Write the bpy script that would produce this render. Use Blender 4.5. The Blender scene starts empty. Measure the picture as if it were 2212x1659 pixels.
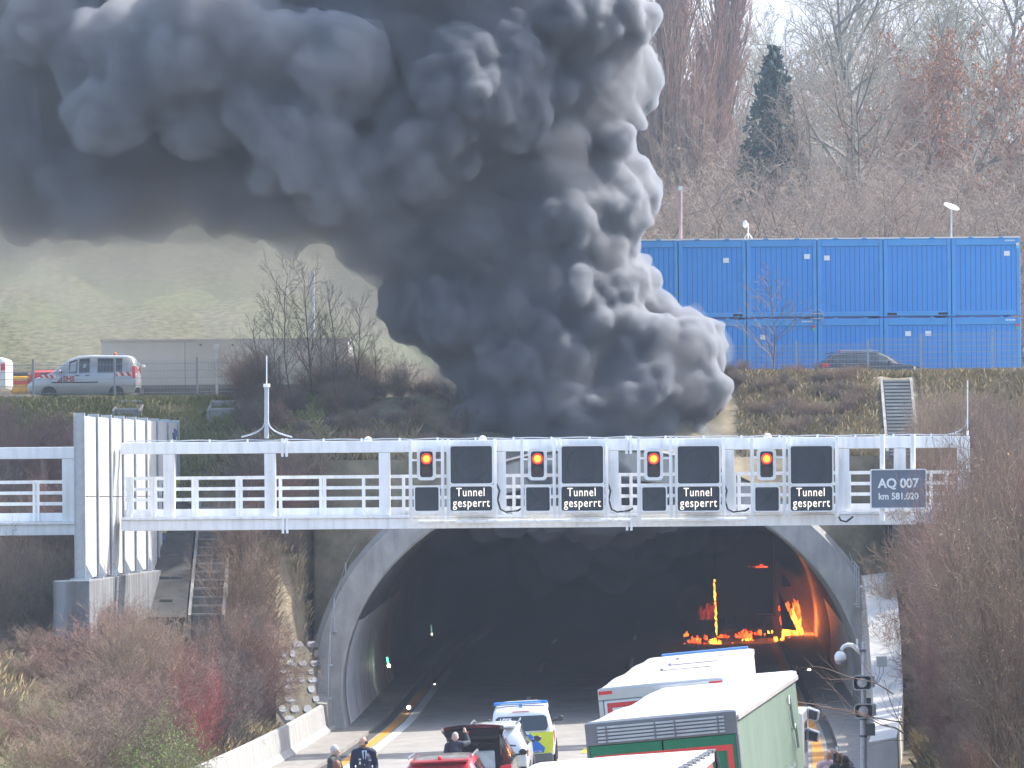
import bpy, bmesh, math, random
import numpy as np
from mathutils import Vector, Matrix, noise as mnoise
R = math.radians
scene = bpy.context.scene
COL = scene.collection
# ------------------------------------------------------------------ camera, sky, sun, exposure
FPX, CX, HY, CAMZ, ROLL = 7900.0, 1106.0, 1065.0, 8.45, 0.0082
cam_d = bpy.data.cameras.new('camera'); cam = bpy.data.objects.new('camera', cam_d); COL.objects.link(cam)
cam.location = (0, 0, CAMZ); cam.rotation_euler = (R(90), ROLL, 0)
cam_d.sensor_width = 36; cam_d.lens = 36*FPX/2212; cam_d.shift_y = 235.5/2212
cam_d.clip_start = 1; cam_d.clip_end = 9000
scene.camera = cam
SUN_AZ, SUN_EL = R(65), R(47)          # azimuth clockwise from the view direction
SUN_DIR = Vector((math.sin(SUN_AZ)*math.cos(SUN_EL), math.cos(SUN_AZ)*math.cos(SUN_EL), math.sin(SUN_EL)))
world = bpy.data.worlds.new('World'); scene.world = world; world.use_nodes = True
wn = world.node_tree; bg = wn.nodes['Background']
sky = wn.nodes.new('ShaderNodeTexSky'); sky.sky_type = 'NISHITA'; sky.sun_disc = False
sky.sun_elevation = SUN_EL; sky.sun_rotation = SUN_AZ; sky.dust_density = 2.5
wn.links.new(sky.outputs[0], bg.inputs[0]); bg.inputs[1].default_value = 0.15
sl = bpy.data.lights.new('sun', 'SUN'); sl.energy = 3.6; sl.angle = R(0.5); sl.color = (1, .95, .88)
so = bpy.data.objects.new('sun', sl); COL.objects.link(so); so.location = (60, 60, 90)
so.rotation_euler = SUN_DIR.to_track_quat('Z', 'Y').to_euler()
vs = scene.view_settings; vs.view_transform = 'Standard'; vs.look = 'None'; vs.exposure = 1.6; vs.gamma = 1; vs.use_curve_mapping = False
cy = scene.cycles
cy.volume_bounces = 4; cy.max_bounces = 8; cy.diffuse_bounces = 3; cy.glossy_bounces = 3; cy.transparent_max_bounces = 96
cy.use_denoising = True
scene.render.film_transparent = False

# ------------------------------------------------------------------ helpers
def P(px, py, D):
    """a point of the photograph (2212 px wide) at distance D -> world"""
    u = (px-CX)/FPX; v = -(py-HY)/FPX
    c, s = math.cos(ROLL), math.sin(ROLL)
    return Vector((D*(u*c+v*s), D, CAMZ + D*(-u*s+v*c)))
def PX(px, D, py=1065): return P(px, py, D).x
def XO(y): return (.175*(y-48)-.0008*(y-48)**2-9.095) if y < 133 else .042*(y-133)
def HEAD(y): return math.atan(.175-.0016*(y-48)) if y < 133 else math.atan(.042)
def cross(y): return .055 + (.033-.055)*min(1, max(0, (y-70)/60))
def grade(y): return max(0, min(y, 172)-136)*.030
def roadz(t, y): return cross(y)*(t+4.3) + grade(y)
def sm(a, b, x):
    x = min(1, max(0, (x-a)/(b-a))); return x*x*(3-2*x)
def TER(x, y):
    t = x-XO(y); dt = t-3.2; ad = abs(dt)
    top = 12.1 + .7*sm(-5, 8, x)
    low = 3.4 if dt < 0 else 9.0
    S = min(top, max(low if y < 126 else 3.4, top-(141-y)*.6))
    if dt > 0 and y < 141: S = max(S, 3.4 + 5.6*sm(131, 119, y)*sm(12.5, 20, dt))
    rz = roadz(t, min(y, 134))
    if y < 134:
        if ad < 10: z = rz
        else:
            z = rz + (ad-10)*(.55 if dt < 0 else .62) + max(0, y-125.5)*1.15*sm(10, 11.5, ad)
            z = min(S, z)
    else:
        over = min(top, 9.55+(y-134)*.5)
        z = max(S, over) if ad < 11.5 else S + (max(S, over)-S)*sm(16, 11.5, ad)
    if y > 158:
        lf = sm(9, 1, x/(y/150.0))
        z += lf*((min(y, 420)-158)*.30+max(0, y-420)*.16)
        z += (1-lf)*(max(0, y-420)*.13 + max(0, y-900)*.12)
    return z
def hit(px, py, D0=115, D1=150):
    D = D0
    while D < D1:
        q = P(px, py, D)
        if q.z <= TER(q.x, q.y): return q
        D += .1
    return P(px, py, D1)
def tn(x, y, z=0, s=.3): return mnoise.noise(Vector((x*s, y*s, z)))

class MB:
    def __init__(s): s.v = []; s.f = []; s.m = []
    def add(s, vs, fs, m=0):
        o = len(s.v); s.v.extend([tuple(p) for p in vs]); s.f.extend([tuple(i+o for i in f) for f in fs]); s.m.extend([m]*len(fs)); return s
    def box(s, a, b, m=0, M=None):
        x0, y0, z0 = a; x1, y1, z1 = b
        vs = [(x0,y0,z0),(x1,y0,z0),(x1,y1,z0),(x0,y1,z0),(x0,y0,z1),(x1,y0,z1),(x1,y1,z1),(x0,y1,z1)]
        if M is not None: vs = [M @ Vector(p) for p in vs]
        return s.add(vs, [(0,3,2,1),(4,5,6,7),(0,1,5,4),(1,2,6,5),(2,3,7,6),(3,0,4,7)], m)
    def cbox(s, c, d, m=0, M=None):
        return s.box((c[0]-d[0]/2, c[1]-d[1]/2, c[2]-d[2]/2), (c[0]+d[0]/2, c[1]+d[1]/2, c[2]+d[2]/2), m, M)
    def hexa(s, lo, hi, m=0):           # 4 bottom + 4 top points
        return s.add(list(lo)+list(hi), [(0,3,2,1),(4,5,6,7),(0,1,5,4),(1,2,6,5),(2,3,7,6),(3,0,4,7)], m)
    def tube(s, pts, r, n=6, m=0, cap=True):
        pts = [Vector(p) for p in pts]; k = len(pts)
        rs = r if isinstance(r, (list, tuple)) else [r]*k
        vs = []; ref = None
        for i, p in enumerate(pts):
            d = (pts[min(i+1, k-1)]-pts[max(i-1, 0)])
            if d.length < 1e-9: d = Vector((0,0,1))
            d.normalize()
            if ref is None: ref = Vector((0,0,1)) if abs(d.z) < .9 else Vector((1,0,0))
            a = d.cross(ref)
            if a.length < 1e-5: a = d.orthogonal()
            a.normalize(); b = d.cross(a)
            for j in range(n):
                q = 2*math.pi*j/n; vs.append(p+(a*math.cos(q)+b*math.sin(q))*rs[i])
        fs = [(i*n+j, i*n+(j+1)%n, (i+1)*n+(j+1)%n, (i+1)*n+j) for i in range(k-1) for j in range(n)]
        if cap: fs += [tuple(range(n-1, -1, -1)), tuple((k-1)*n+j for j in range(n))]
        return s.add(vs, fs, m)
    def lathe(s, prof, c, axis='z', n=16, m=0, M=None):    # prof: (r, h)
        vs = []; k = len(prof)
        for r, h in prof:
            for j in range(n):
                q = 2*math.pi*j/n; a, b = r*math.cos(q), r*math.sin(q)
                p = {'z': (a, b, h), 'y': (a, h, b), 'x': (h, a, b)}[axis]
                vs.append(Vector(p)+Vector(c))
        if M is not None: vs = [M @ p for p in vs]
        fs = [(i*n+j, i*n+(j+1)%n, (i+1)*n+(j+1)%n, (i+1)*n+j) for i in range(k-1) for j in range(n)]
        fs += [tuple(range(n-1, -1, -1)), tuple((k-1)*n+j for j in range(n))]
        return s.add(vs, fs, m)
    def grid(s, rows, m=0, closed=False):
        nr, nc = len(rows), len(rows[0])
        vs = [p for r in rows for p in r]
        fs = [(i*nc+j, i*nc+(j+1)%nc, (i+1)*nc+(j+1)%nc, (i+1)*nc+j) for i in range(nr-1) for j in range(nc if closed else nc-1)]
        return s.add(vs, fs, m)
    def prism(s, poly, y0, y1, m=0):     # polygon in x,z extruded along y
        n = len(poly)
        vs = [(x, y0, z) for x, z in poly]+[(x, y1, z) for x, z in poly]
        return s.add(vs, [tuple(range(n)), tuple(range(2*n-1, n-1, -1))]+[(i, n+i, n+(i+1)%n, (i+1)%n) for i in range(n)], m)
    def sphere(s, c, r, m=0, nu=14, nv=8):
        rr = r if isinstance(r, (tuple, list)) else (r, r, r)
        rows = []
        for i in range(nv+1):
            th = math.pi*i/nv
            rows.append([(c[0]+rr[0]*math.sin(th)*math.cos(2*math.pi*j/nu), c[1]+rr[1]*math.sin(th)*math.sin(2*math.pi*j/nu), c[2]-rr[2]*math.cos(th)) for j in range(nu)])
        return s.grid(rows, m, True)
    def mesh(s, name, mats, smooth=False, fix=True):
        me = bpy.data.meshes.new(name); me.from_pydata(s.v, [], s.f)
        for mt in (mats if isinstance(mats, (list, tuple)) else [mats]): me.materials.append(mt)
        me.polygons.foreach_set('material_index', s.m)
        if fix and len(s.f) < 60000:
            bm = bmesh.new(); bm.from_mesh(me); bmesh.ops.recalc_face_normals(bm, faces=bm.faces); bm.to_mesh(me); bm.free()
        if smooth: me.polygons.foreach_set('use_smooth', [True]*len(me.polygons))
        me.update(); return me
    def build(s, name, mats, parent=None, world=True, smooth=False, bevel=0, fix=True):
        if parent is not None and world:
            l = parent_base(parent); s.v = [(p[0]-l[0], p[1]-l[1], p[2]-l[2]) for p in s.v]
        me = s.mesh(name, mats, smooth, fix)
        ob = bpy.data.objects.new(name, me); COL.objects.link(ob)
        if parent is not None: ob.parent = parent
        if bevel:
            bv = ob.modifiers.new('bevel', 'BEVEL'); bv.width = bevel; bv.segments = 2; bv.limit_method = 'ANGLE'
        return ob
def parent_base(o):
    l = Vector((0,0,0))
    while o is not None: l += o.location; o = o.parent
    return l
def tag(o, label=None, cat=None, group=None, kind=None):
    if label: o['label'] = label
    if cat: o['category'] = cat
    if group: o['group'] = group
    if kind: o['kind'] = kind
    return o
def thing(name, label, cat, loc=(0,0,0), rotz=0, group=None, tilt=0):
    o = bpy.data.objects.new(name, None); COL.objects.link(o); o.location = loc; o.rotation_euler = (0, tilt, rotz)
    o.empty_display_size = .3
    return tag(o, label, cat, group)
KIDS = {}
def copy_tree(o, parent=None):
    c = o.copy(); COL.objects.link(c)
    if parent is not None: c.parent = parent
    for ch in list(o.children): copy_tree(ch, c)
    return c
def text(body, size, loc, parent, m, name='lettering', sx=1.0, rot=(R(90),0,0), ext=.004, align='CENTER', bold=0.0, spacing=1.0):
    cu = bpy.data.curves.new(name, 'FONT'); cu.body = body; cu.size = size; cu.extrude = ext; cu.align_x = align; cu.align_y = 'CENTER'
    cu.space_line = .95; cu.offset = bold; cu.space_character = spacing
    tmp = bpy.data.objects.new('tmp_text', cu); COL.objects.link(tmp)
    bpy.context.view_layer.update()
    me = bpy.data.meshes.new_from_object(tmp.evaluated_get(bpy.context.evaluated_depsgraph_get()))
    bpy.data.objects.remove(tmp); me.materials.clear(); me.materials.append(m)
    ob = bpy.data.objects.new(name, me); COL.objects.link(ob); ob.parent = parent
    ob.location = Vector(loc)-(Vector((0,0,0)) if parent is None else parent_base(parent)) if parent is None or parent.rotation_euler.z == 0 else Vector(loc)
    ob.rotation_euler = rot; ob.scale = (sx, 1, 1)
    return ob

# ------------------------------------------------------------------ materials
MT = {}
def mat(name, col, rough=.7, metal=0, var=.12, scale=2.0, bump=0, col2=None, streak=None, spec=.4, thresh=None, det=5, coat=0):
    if name in MT: return MT[name]
    m = bpy.data.materials.new(name); m.use_nodes = True; nt = m.node_tree; b = nt.nodes['Principled BSDF']
    b.inputs['Roughness'].default_value = rough; b.inputs['Metallic'].default_value = metal
    b.inputs['Specular IOR Level'].default_value = spec
    if coat: b.inputs['Coat Weight'].default_value = coat; b.inputs['Coat Roughness'].default_value = .08
    tc = nt.nodes.new('ShaderNodeTexCoord')
    nz = nt.nodes.new('ShaderNodeTexNoise'); nz.inputs['Scale'].default_value = scale; nz.inputs['Detail'].default_value = det; nz.inputs['Roughness'].default_value = .62
    nt.links.new(tc.outputs['Object'], nz.inputs['Vector'])
    cr = nt.nodes.new('ShaderNodeValToRGB'); nt.links.new(nz.outputs['Fac'], cr.inputs['Fac'])
    lo, hi = thresh or (.30, .70)
    cr.color_ramp.elements[0].position = lo; cr.color_ramp.elements[1].position = hi
    c2 = col2 or tuple(min(1, c*(1+var)) for c in col)
    c1 = col if col2 else tuple(c*(1-var) for c in col)
    cr.color_ramp.elements[0].color = (*c1, 1); cr.color_ramp.elements[1].color = (*c2, 1)
    out = cr.outputs['Color']
    if streak:
        sc, amt, fx, fz = streak
        mp = nt.nodes.new('ShaderNodeMapping'); mp.inputs['Scale'].default_value = (fx, fx, fz); nt.links.new(tc.outputs['Object'], mp.inputs['Vector'])
        n2 = nt.nodes.new('ShaderNodeTexNoise'); n2.inputs['Scale'].default_value = 1; n2.inputs['Detail'].default_value = 6; nt.links.new(mp.outputs[0], n2.inputs['Vector'])
        mr = nt.nodes.new('ShaderNodeMapRange'); mr.inputs[1].default_value = .45; mr.inputs[2].default_value = .75; mr.inputs[4].default_value = amt
        nt.links.new(n2.outputs['Fac'], mr.inputs[0])
        mx = nt.nodes.new('ShaderNodeMixRGB'); nt.links.new(mr.outputs[0], mx.inputs['Fac']); nt.links.new(out, mx.inputs[1]); mx.inputs[2].default_value = (*sc, 1)
        out = mx.outputs[0]
    nt.links.new(out, b.inputs['Base Color'])
    if bump:
        bp = nt.nodes.new('ShaderNodeBump'); bp.inputs['Strength'].default_value = bump; bp.inputs['Distance'].default_value = .05
        nt.links.new(nz.outputs['Fac'], bp.inputs['Height']); nt.links.new(bp.outputs[0], b.inputs['Normal'])
    MT[name] = m; return m
def emis(name, col, st, col2=None, scale=3, base=(.02,.02,.02)):
    if name in MT: return MT[name]
    m = bpy.data.materials.new(name); m.use_nodes = True; nt = m.node_tree; b = nt.nodes['Principled BSDF']
    b.inputs['Base Color'].default_value = (*base, 1); b.inputs['Emission Color'].default_value = (*col, 1); b.inputs['Emission Strength'].default_value = st
    if col2:
        tc = nt.nodes.new('ShaderNodeTexCoord'); nz = nt.nodes.new('ShaderNodeTexNoise'); nz.inputs['Scale'].default_value = scale; nz.inputs['Detail'].default_value = 6
        nt.links.new(tc.outputs['Object'], nz.inputs['Vector']); cr = nt.nodes.new('ShaderNodeValToRGB'); nt.links.new(nz.outputs['Fac'], cr.inputs['Fac'])
        cr.color_ramp.elements[0].position = .40; cr.color_ramp.elements[1].position = .62
        cr.color_ramp.elements[0].color = (*col2, 1); cr.color_ramp.elements[1].color = (*col, 1); nt.links.new(cr.outputs[0], b.inputs['Emission Color'])
    MT[name] = m; return m
def volm(name, col, dens, aniso=0.0):
    m = bpy.data.materials.new(name); m.use_nodes = True; nt = m.node_tree; nt.nodes.remove(nt.nodes['Principled BSDF'])
    v = nt.nodes.new('ShaderNodeVolumePrincipled'); v.inputs['Color'].default_value = (*col, 1); v.inputs['Density'].default_value = dens; v.inputs['Anisotropy'].default_value = aniso
    v.inputs['Density Attribute'].default_value = ''
    nt.links.new(v.outputs[0], nt.nodes['Material Output'].inputs['Volume'])
    try: m.cycles.homogeneous_volume = True
    except Exception: pass
    return m
WHITE = mat('white_steel', (.86,.87,.88), .45, var=.05, scale=1.2, streak=((.48,.455,.42), .42, 5, .45))
GALV = mat('galvanised_steel', (.42,.45,.48), .45, .3, var=.12, scale=4)
DARKST = mat('dark_steel', (.10,.11,.125), .5, .2)
BLACK = mat('black_plastic', (.018,.019,.022), .5, var=.2)
RUBBER = mat('tyre_rubber', (.02,.02,.021), .85, var=.2)
GLASS = mat('dark_glass', (.035,.045,.055), .08, var=.2, scale=.8, spec=.6)
CHROME = mat('alloy_metal', (.5,.51,.53), .3, .8)
CONC = mat('weathered_concrete', (.27,.262,.25), .9, var=.2, scale=1.3, bump=.3, streak=((.12,.115,.11), .7, 2.5, .25))
CONCL = mat('pale_concrete', (.40,.39,.37), .9, var=.14, scale=1.6, bump=.2, streak=((.24,.23,.21), .5, 2, .3))
CONCD = mat('dark_concrete', (.15,.15,.148), .9, var=.25, scale=1.2, bump=.3, streak=((.09,.092,.08), .7, 2, .4))
REDL = emis('tail_light_red', (.6,.02,.02), .12, base=(.35,.02,.025))
REDP = mat('red_paint', (.42,.025,.035), .28, var=.06, coat=.6)
WHITEP = mat('white_paint', (.75,.76,.77), .3, var=.03, coat=.4)
SILVP = mat('silver_paint', (.42,.44,.47), .3, .35, var=.05, coat=.5)
BLACKP = mat('black_paint', (.02,.021,.024), .2, var=.1, coat=.7)
TXTW = mat('white_lettering', (.8,.8,.8), .5, var=.02)
SKIN = mat('skin', (.50,.29,.21), .5, var=.08, scale=14)
# ------------------------------------------------------------------ ground, road, tunnel
GRASSD = mat('dry_grass_soil', (.11,.096,.060), .95, col2=(.25,.205,.135), scale=1.1, bump=.6, thresh=(.35,.66), det=9)
HILLM = mat('winter_meadow', (.034,.040,.016), .95, col2=(.135,.122,.070), scale=2.6, bump=.2, thresh=(.32,.66), det=13, streak=((.085,.110,.035), .6, .12, .12))
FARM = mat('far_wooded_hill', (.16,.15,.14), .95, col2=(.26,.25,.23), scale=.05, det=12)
rnd = random.Random(3)
def frange(a, b, n): return [a+(b-a)*i/(n-1) for i in range(n)]
ys = frange(20, 118, 30)+frange(119, 133.9, 26)+[134.0]+frange(134.6, 145, 20)+frange(147, 160, 9)+frange(165, 420, 28)+frange(460, 2600, 34)
xs_d = [-60, -50, -42]+frange(-36, -12, 34)+frange(-11.4, 11.6, 42)+frange(12.2, 34, 34)+[38, 44, 52, 60]
rows = []; keep = []
for y in ys:
    row = []
    k = max(1, y/150.0)
    for d in xs_d:
        x = (d+3.2)*k + XO(min(y, 133)) if y > 133 else d+3.2+XO(y)
        z = TER(x, y)
        if abs(d) > 10.5 and 100 < y < 150 or y > 134: z += .22*tn(x, y, 1, .5)+.12*tn(x, y, 5, 1.7)
        if y > 165: z += (y-160)*.012*tn(x, y, 7, .012)
        row.append((x, y, z))
    rows.append(row)
g1 = MB(); g2 = MB(); nc = len(xs_d)
g3 = MB()
for g, sel in ((g1, lambda y: y < 163), (g2, lambda y: 160 <= y < 420), (g3, lambda y: y >= 419)):
    for r in rows: g.v += r
    for i in range(len(ys)-1):
        if not sel(ys[i]): continue
        for j in range(nc-1):
            if 133.8 < ys[i] < 134 and abs(xs_d[j]) < 10.4 and abs(xs_d[j+1]) < 10.6: continue
            g.f.append((i*nc+j, i*nc+j+1, (i+1)*nc+j+1, (i+1)*nc+j)); g.m.append(0)
ob = g1.build('embankment_ground', GRASSD, smooth=True, fix=False); tag(ob, 'dry grassy embankment rising around the tunnel mouth', kind='structure')
ob = g2.build('hill_slope', HILLM, smooth=True, fix=False); tag(ob, 'pale green meadow hillside behind the smoke', kind='structure')

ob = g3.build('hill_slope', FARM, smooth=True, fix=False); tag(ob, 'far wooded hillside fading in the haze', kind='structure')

def strip(t0, t1, y0, y1, dz, n=40, h=None):
    m = MB(); rows = []
    for y in frange(y0, y1, n):
        a = (t0+XO(y), y, roadz(t0, y)+dz); b = (t1+XO(y), y, roadz(t1, y)+dz)
        if h: rows.append([(a[0], y, a[2]-h), a, b, (b[0], y, b[2]-h)])
        else: rows.append([a, b])
    return m.grid(rows)
ASPH = mat('worn_road_concrete', (.27,.258,.24), .9, var=.14, scale=1.0, bump=.15, streak=((.19,.18,.17), .5, 1.2, 1.2))
def road_mat():
    nt = ASPH.node_tree; b = nt.nodes['Principled BSDF']; src = b.inputs['Base Color'].links[0].from_socket
    tc = nt.nodes.new('ShaderNodeTexCoord'); nz = nt.nodes.new('ShaderNodeTexNoise'); nz.inputs['Scale'].default_value = 22; nz.inputs['Detail'].default_value = 2
    nt.links.new(tc.outputs['Object'], nz.inputs['Vector']); mx = nt.nodes.new('ShaderNodeMixRGB'); mx.blend_type = 'OVERLAY'; mx.inputs['Fac'].default_value = .35
    nt.links.new(src, mx.inputs[1]); nt.links.new(nz.outputs['Fac'], mx.inputs[2]); nt.links.new(mx.outputs[0], b.inputs['Base Color'])
road_mat()
tag(strip(-4.9, 11.0, 25, 290, .03, 90).build('road', ASPH, smooth=True), 'grey carriageway leading into the tunnel', kind='structure')
PAVE = mat('walkway_concrete', (.25,.235,.215), .92, var=.14, scale=2.2, bump=.2, streak=((.15,.14,.13), .5, 1, 3))
tag(strip(-6.3, -4.95, 25, 290, .13, 90, .3).build('pavement_kerb', PAVE), 'raised concrete walkway along the left edge', kind='structure')
tag(strip(11.05, 12.6, 25, 290, .15, 90, .3).build('pavement_kerb', PAVE), 'raised concrete walkway along the right edge', kind='structure')
GUT = mat('dark_gutter', (.07,.07,.07), .9)
tag(strip(-4.9, -4.6, 25, 290, .034, 90).build('road_gutter', GUT), kind='structure')
tag(strip(10.75, 11.0, 25, 290, .034, 90).build('road_gutter', GUT), kind='structure')
YEL = mat('orange_marking_tape', (.62,.27,.035), .6, var=.12, scale=3)
YEL2 = mat('yellow_marking_tape', (.66,.50,.05), .6, var=.1, scale=3)
WML = mat('white_road_paint', (.66,.66,.65), .6, var=.1, scale=4)
tag(strip(-4.52, -4.22, 25, 290, .038, 90).build('road_edge_marking', YEL), 'continuous orange edge line along the left kerb', kind='structure')
tag(strip(-4.12, -3.78, 25, 290, .038, 90).build('road_edge_marking', WML), 'continuous white edge line beside the orange line', kind='structure')
tag(strip(10.28, 10.62, 25, 290, .038, 90).build('road_edge_marking', YEL), 'continuous orange edge line along the right kerb', kind='structure')
m = MB()
for y0 in range(30, 280, 18):
    for tt in (.15, 4.05, 7.8):
        s_ = strip(tt-.08, tt+.08, y0, y0+6, .038, 5); m.add(s_.v, s_.f)
tag(m.build('road_lane_marking', WML), 'white dashed lane lines', kind='structure')
m = MB()
for y0 in (99, 106.5, 114): s_ = strip(3.1, 3.3, y0, y0+2.6, .042, 4); m.add(s_.v, s_.f)
tag(m.build('road_lane_marking', YEL2), 'yellow temporary dashes between the lanes', kind='structure')
# ---- tunnel lining
EA, EB, EZ = 9.35, 7.5, 1.45
def arch(y, da=0, n=48, zoff=0):
    pts = []
    for i in range(n+1):
        th = math.pi*(1.0+.06) - (math.pi*(1+.12))*i/n
        pts.append((3.2+(EA+da)*math.cos(th), EZ+(EB+da)*math.sin(th)))
    return pts
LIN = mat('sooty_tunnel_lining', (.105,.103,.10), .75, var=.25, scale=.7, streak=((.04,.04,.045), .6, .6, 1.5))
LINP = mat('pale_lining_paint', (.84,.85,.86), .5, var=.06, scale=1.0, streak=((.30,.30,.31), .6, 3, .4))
g = MB(); ysl = frange(133.6, 300, 70); n = 48; allp = []
for y in ysl:
    for (x, z) in arch(y): g.v.append((x+XO(y), y, z+grade(y)))
for i in range(len(ysl)-1):
    for j in range(n):
        g.f.append((i*(n+1)+j, i*(n+1)+j+1, (i+1)*(n+1)+j+1, (i+1)*(n+1)+j))
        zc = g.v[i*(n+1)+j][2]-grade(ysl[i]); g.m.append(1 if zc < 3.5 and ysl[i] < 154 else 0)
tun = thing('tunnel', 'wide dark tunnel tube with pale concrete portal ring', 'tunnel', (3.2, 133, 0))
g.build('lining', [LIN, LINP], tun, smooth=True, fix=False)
g = MB(); y = 300; a = [(x+XO(y), y, z+grade(y)) for x, z in arch(y)]; g.add(a, [tuple(range(len(a)))]); g.build('lining_end', LIN, tun)
# portal ring with a forward sloping cut
def yf(z): return 133.1 - .22*max(0, 8.9-z)
g = MB(); rowsP = []
prof = [(0, 1.9), (0, 0), (.06, -.05), (1.0, -.05), (1.2, .18), (1.2, 5)]
for k, (da, dy) in enumerate(prof):
    r = []
    for (x, z) in arch(0, da, 60):
        base = yf(min(z, 8.9)) if dy < 2 else 133.2
        r.append((x, (base+dy) if dy < 1.5 or dy > 3 else 135.0, z))
    rowsP.append(r)
g.grid(rowsP)
g.build('portal_ring', mat('portal_concrete', (.34,.33,.31), .9, var=.16, scale=1.3, bump=.25, streak=((.17,.165,.155), .6, 2.5, .25)), tun, smooth=False)
# left edge foot panel: bright chamfer of the painted lining
# wing wall on the right: sloping top
wing = MB(); rw = []
for y in frange(96, 132.4, 30):
    ti = 12.62 - .022*max(0, 132-y) ; h = 1.1 + 3.7*sm(112, 132.4, y)**1.2; wd = .75+.35*sm(100, 128, y)
    zb = roadz(ti, y)-.2; x = ti+XO(y)
    rw.append([(x, y, zb), (x+.02, y, zb+.2+h), (x+wd, y, zb+.2+h+.12), (x+wd+.1, y, zb-1)])
wing.grid(rw); wing.f += [(0,1,2,3), tuple(len(wing.v)-4+i for i in (3,2,1,0))]; wing.m += [0,0]
tag(wing.build('retaining_wall', mat('sunlit_pale_concrete', (.56,.54,.51), .9, var=.1, scale=1.4, bump=.15)), 'sunlit pale concrete wing wall sloping down from the right tunnel edge', 'wall')  # sunlight put into the colour, brighter than the plain pale concrete
# left concrete safety barrier
CONCB = mat('barrier_concrete', (.30,.295,.285), .9, var=.12, scale=1.6, bump=.2, streak=((.20,.195,.185), .5, 3, .4))
bar_pro = [(0, -.3), (0, .08), (.17, .26), (.26, .95), (.36, 1.0), (.46, .95), (.60, .2), (.62, -.6)]
bt = thing('concrete_barrier', 'pale concrete safety barrier curving along the left walkway', 'barrier', P(560, 1640, 110))
y = 60.0; nseg = 0
while y < 131:
    L = 5.0; g = MB(); rr = []
    for yy in frange(y, min(y+L-.03, 131.4), 5):
        t0 = -6.3; rr.append([(t0-a+XO(yy), yy, roadz(t0, yy)+.1+b) for a, b in bar_pro])
    g.grid(rr); k = len(bar_pro); g.f += [tuple(range(k)), tuple(len(g.v)-1-i for i in range(k))]; g.m += [0,0]
    if y > 88: g.build('segment', CONCB, bt)
    y += L
g = MB(); 
for yy in frange(92, 128, 9):
    g.cbox((-6.53+XO(yy), yy, roadz(-6.3, yy)+.72), (.03, .10, .16))
g.build('reflector', mat('white_reflector', (.8,.8,.8), .3), bt)
g = MB(); rr = []
for yy in frange(129.2, 132.6, 5):
    t0 = -6.35; f = (yy-129.2)/3.4
    rr.append([(t0+XO(yy), yy, roadz(t0, yy)-.2), (t0-.1+XO(yy), yy, 1.05+.35*f), (t0-1.3+XO(yy), yy, 1.15+.4*f), (t0-1.5+XO(yy), yy, -.5)])
g.grid(rr); g.f += [(0,1,2,3), tuple(len(g.v)-4+i for i in (3,2,1,0))]; g.m += [0,0]
g.build('end_block', CONC, bt)
# ---- tunnel lamps
LAMPW = emis('marker_lamp', (1,.9,.72), 8); LAMPG = emis('green_lamp', (.1,1,.45), 2.5)
def lamp(px, py, D, label):
    p = P(px, py, D); t = thing('marker_light', label, 'light', p, group='white kerb marker lights in the tunnel')
    MB().sphere(p, .07, nu=10, nv=6).build('lens', LAMPW, t); MB().cbox((p.x, p.y+.1, p.z-.06), (.2, .16, .1)).build('housing', BLACK, t)
for px, py, D, l in ((883,1528,139,'white marker light nearest the left portal wall'), (939,1481,152,'white marker light farther in beside the orange line'), (1731,1413,160,'white marker light below the burning lorry, deepest on the right'), (1748,1448,150,'white marker light in the middle of the right kerb'), (1761,1492,141,'white marker light nearest on the right kerb')):
    lamp(px, py, D, l)
p0, p1 = P(836, 1420, 146), P(839, 1436, 146)
t = thing('emergency_light', 'glowing green strip light on the left tunnel wall', 'light', p1)
MB().tube([p0, p1], .035, 6).build('green_tube', LAMPG, t); MB().sphere(p1+Vector((.02,-.05,-.04)), .07, nu=8, nv=6).build('lens', LAMPW, t)
p0, p1 = P(931, 1350, 175), P(933, 1370, 175)
t = thing('emergency_light', 'tiny dim green strip light deep inside the tunnel', 'light', p1)
MB().tube([p0, p1], .02, 6).build('green_tube', emis('dim_green', (.2,.8,.5), 1.2), t); MB().sphere(p1, .05, nu=8, nv=6).build('lens', LAMPW, t)
# ---- handrails at the portal
def post_rail(label, pts, h, nm, rails, m, r=.028, foot=True):
    t = thing(nm, label, 'railing', pts[0])
    for q in pts:
        q = Vector(q); g = MB(); g.tube([q, q+Vector((0,0,h))], r, 6)
        if foot: g.tube([q, q+Vector((0,0,.04))], .11, 8)
        g.build('post', m, t)
    for zz in rails: MB().tube([Vector(q)+Vector((0,0,zz)) for q in pts], r*.8, 5).build('rail', m, t)
    return t
LP = [P(709,1510,130.5), P(713,1438,131), P(722,1365,131.8), P(747,1287,132.6), P(787,1212,133.6), P(838,1142,134.4)]
t = post_rail('row of thin metal posts with wires up the left portal edge', LP, 1.2, 'portal_railing', [], GALV)
for a in (.35, .8, 1.15): MB().tube([q+Vector((0,0,a)) for q in LP], .007, 4).build('wire', GALV, t)
RPb = [P(1816,1225,134), P(1836,1280,133), P(1841,1295,132.6), P(1847,1300,132.2), P(1851,1306,131.8), P(1856,1312,131.4)]
post_rail('metal handrail stepping down the right portal edge', RPb, 1.45, 'portal_railing', [.5, .95, 1.42], GALV, .022)
MB_ = MB(); a, b = P(1815,1205,133.5), P(1836,1232,133); MB_.tube([a, b], .06, 8); MB_.sphere(a, .13, nu=10, nv=6)
t = thing('pipe_lamp', 'short white tube lamp fixed above the right portal rail', 'light', a); MB_.build('tube', WHITE, t)
a, b = P(1858,1267,131), P(1955,1259,131); t = MB().tube([a, b], .035, 8).build('barrier_pole', WHITE); tag(t, 'thin white pole lying across the right slope', 'pole')
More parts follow.
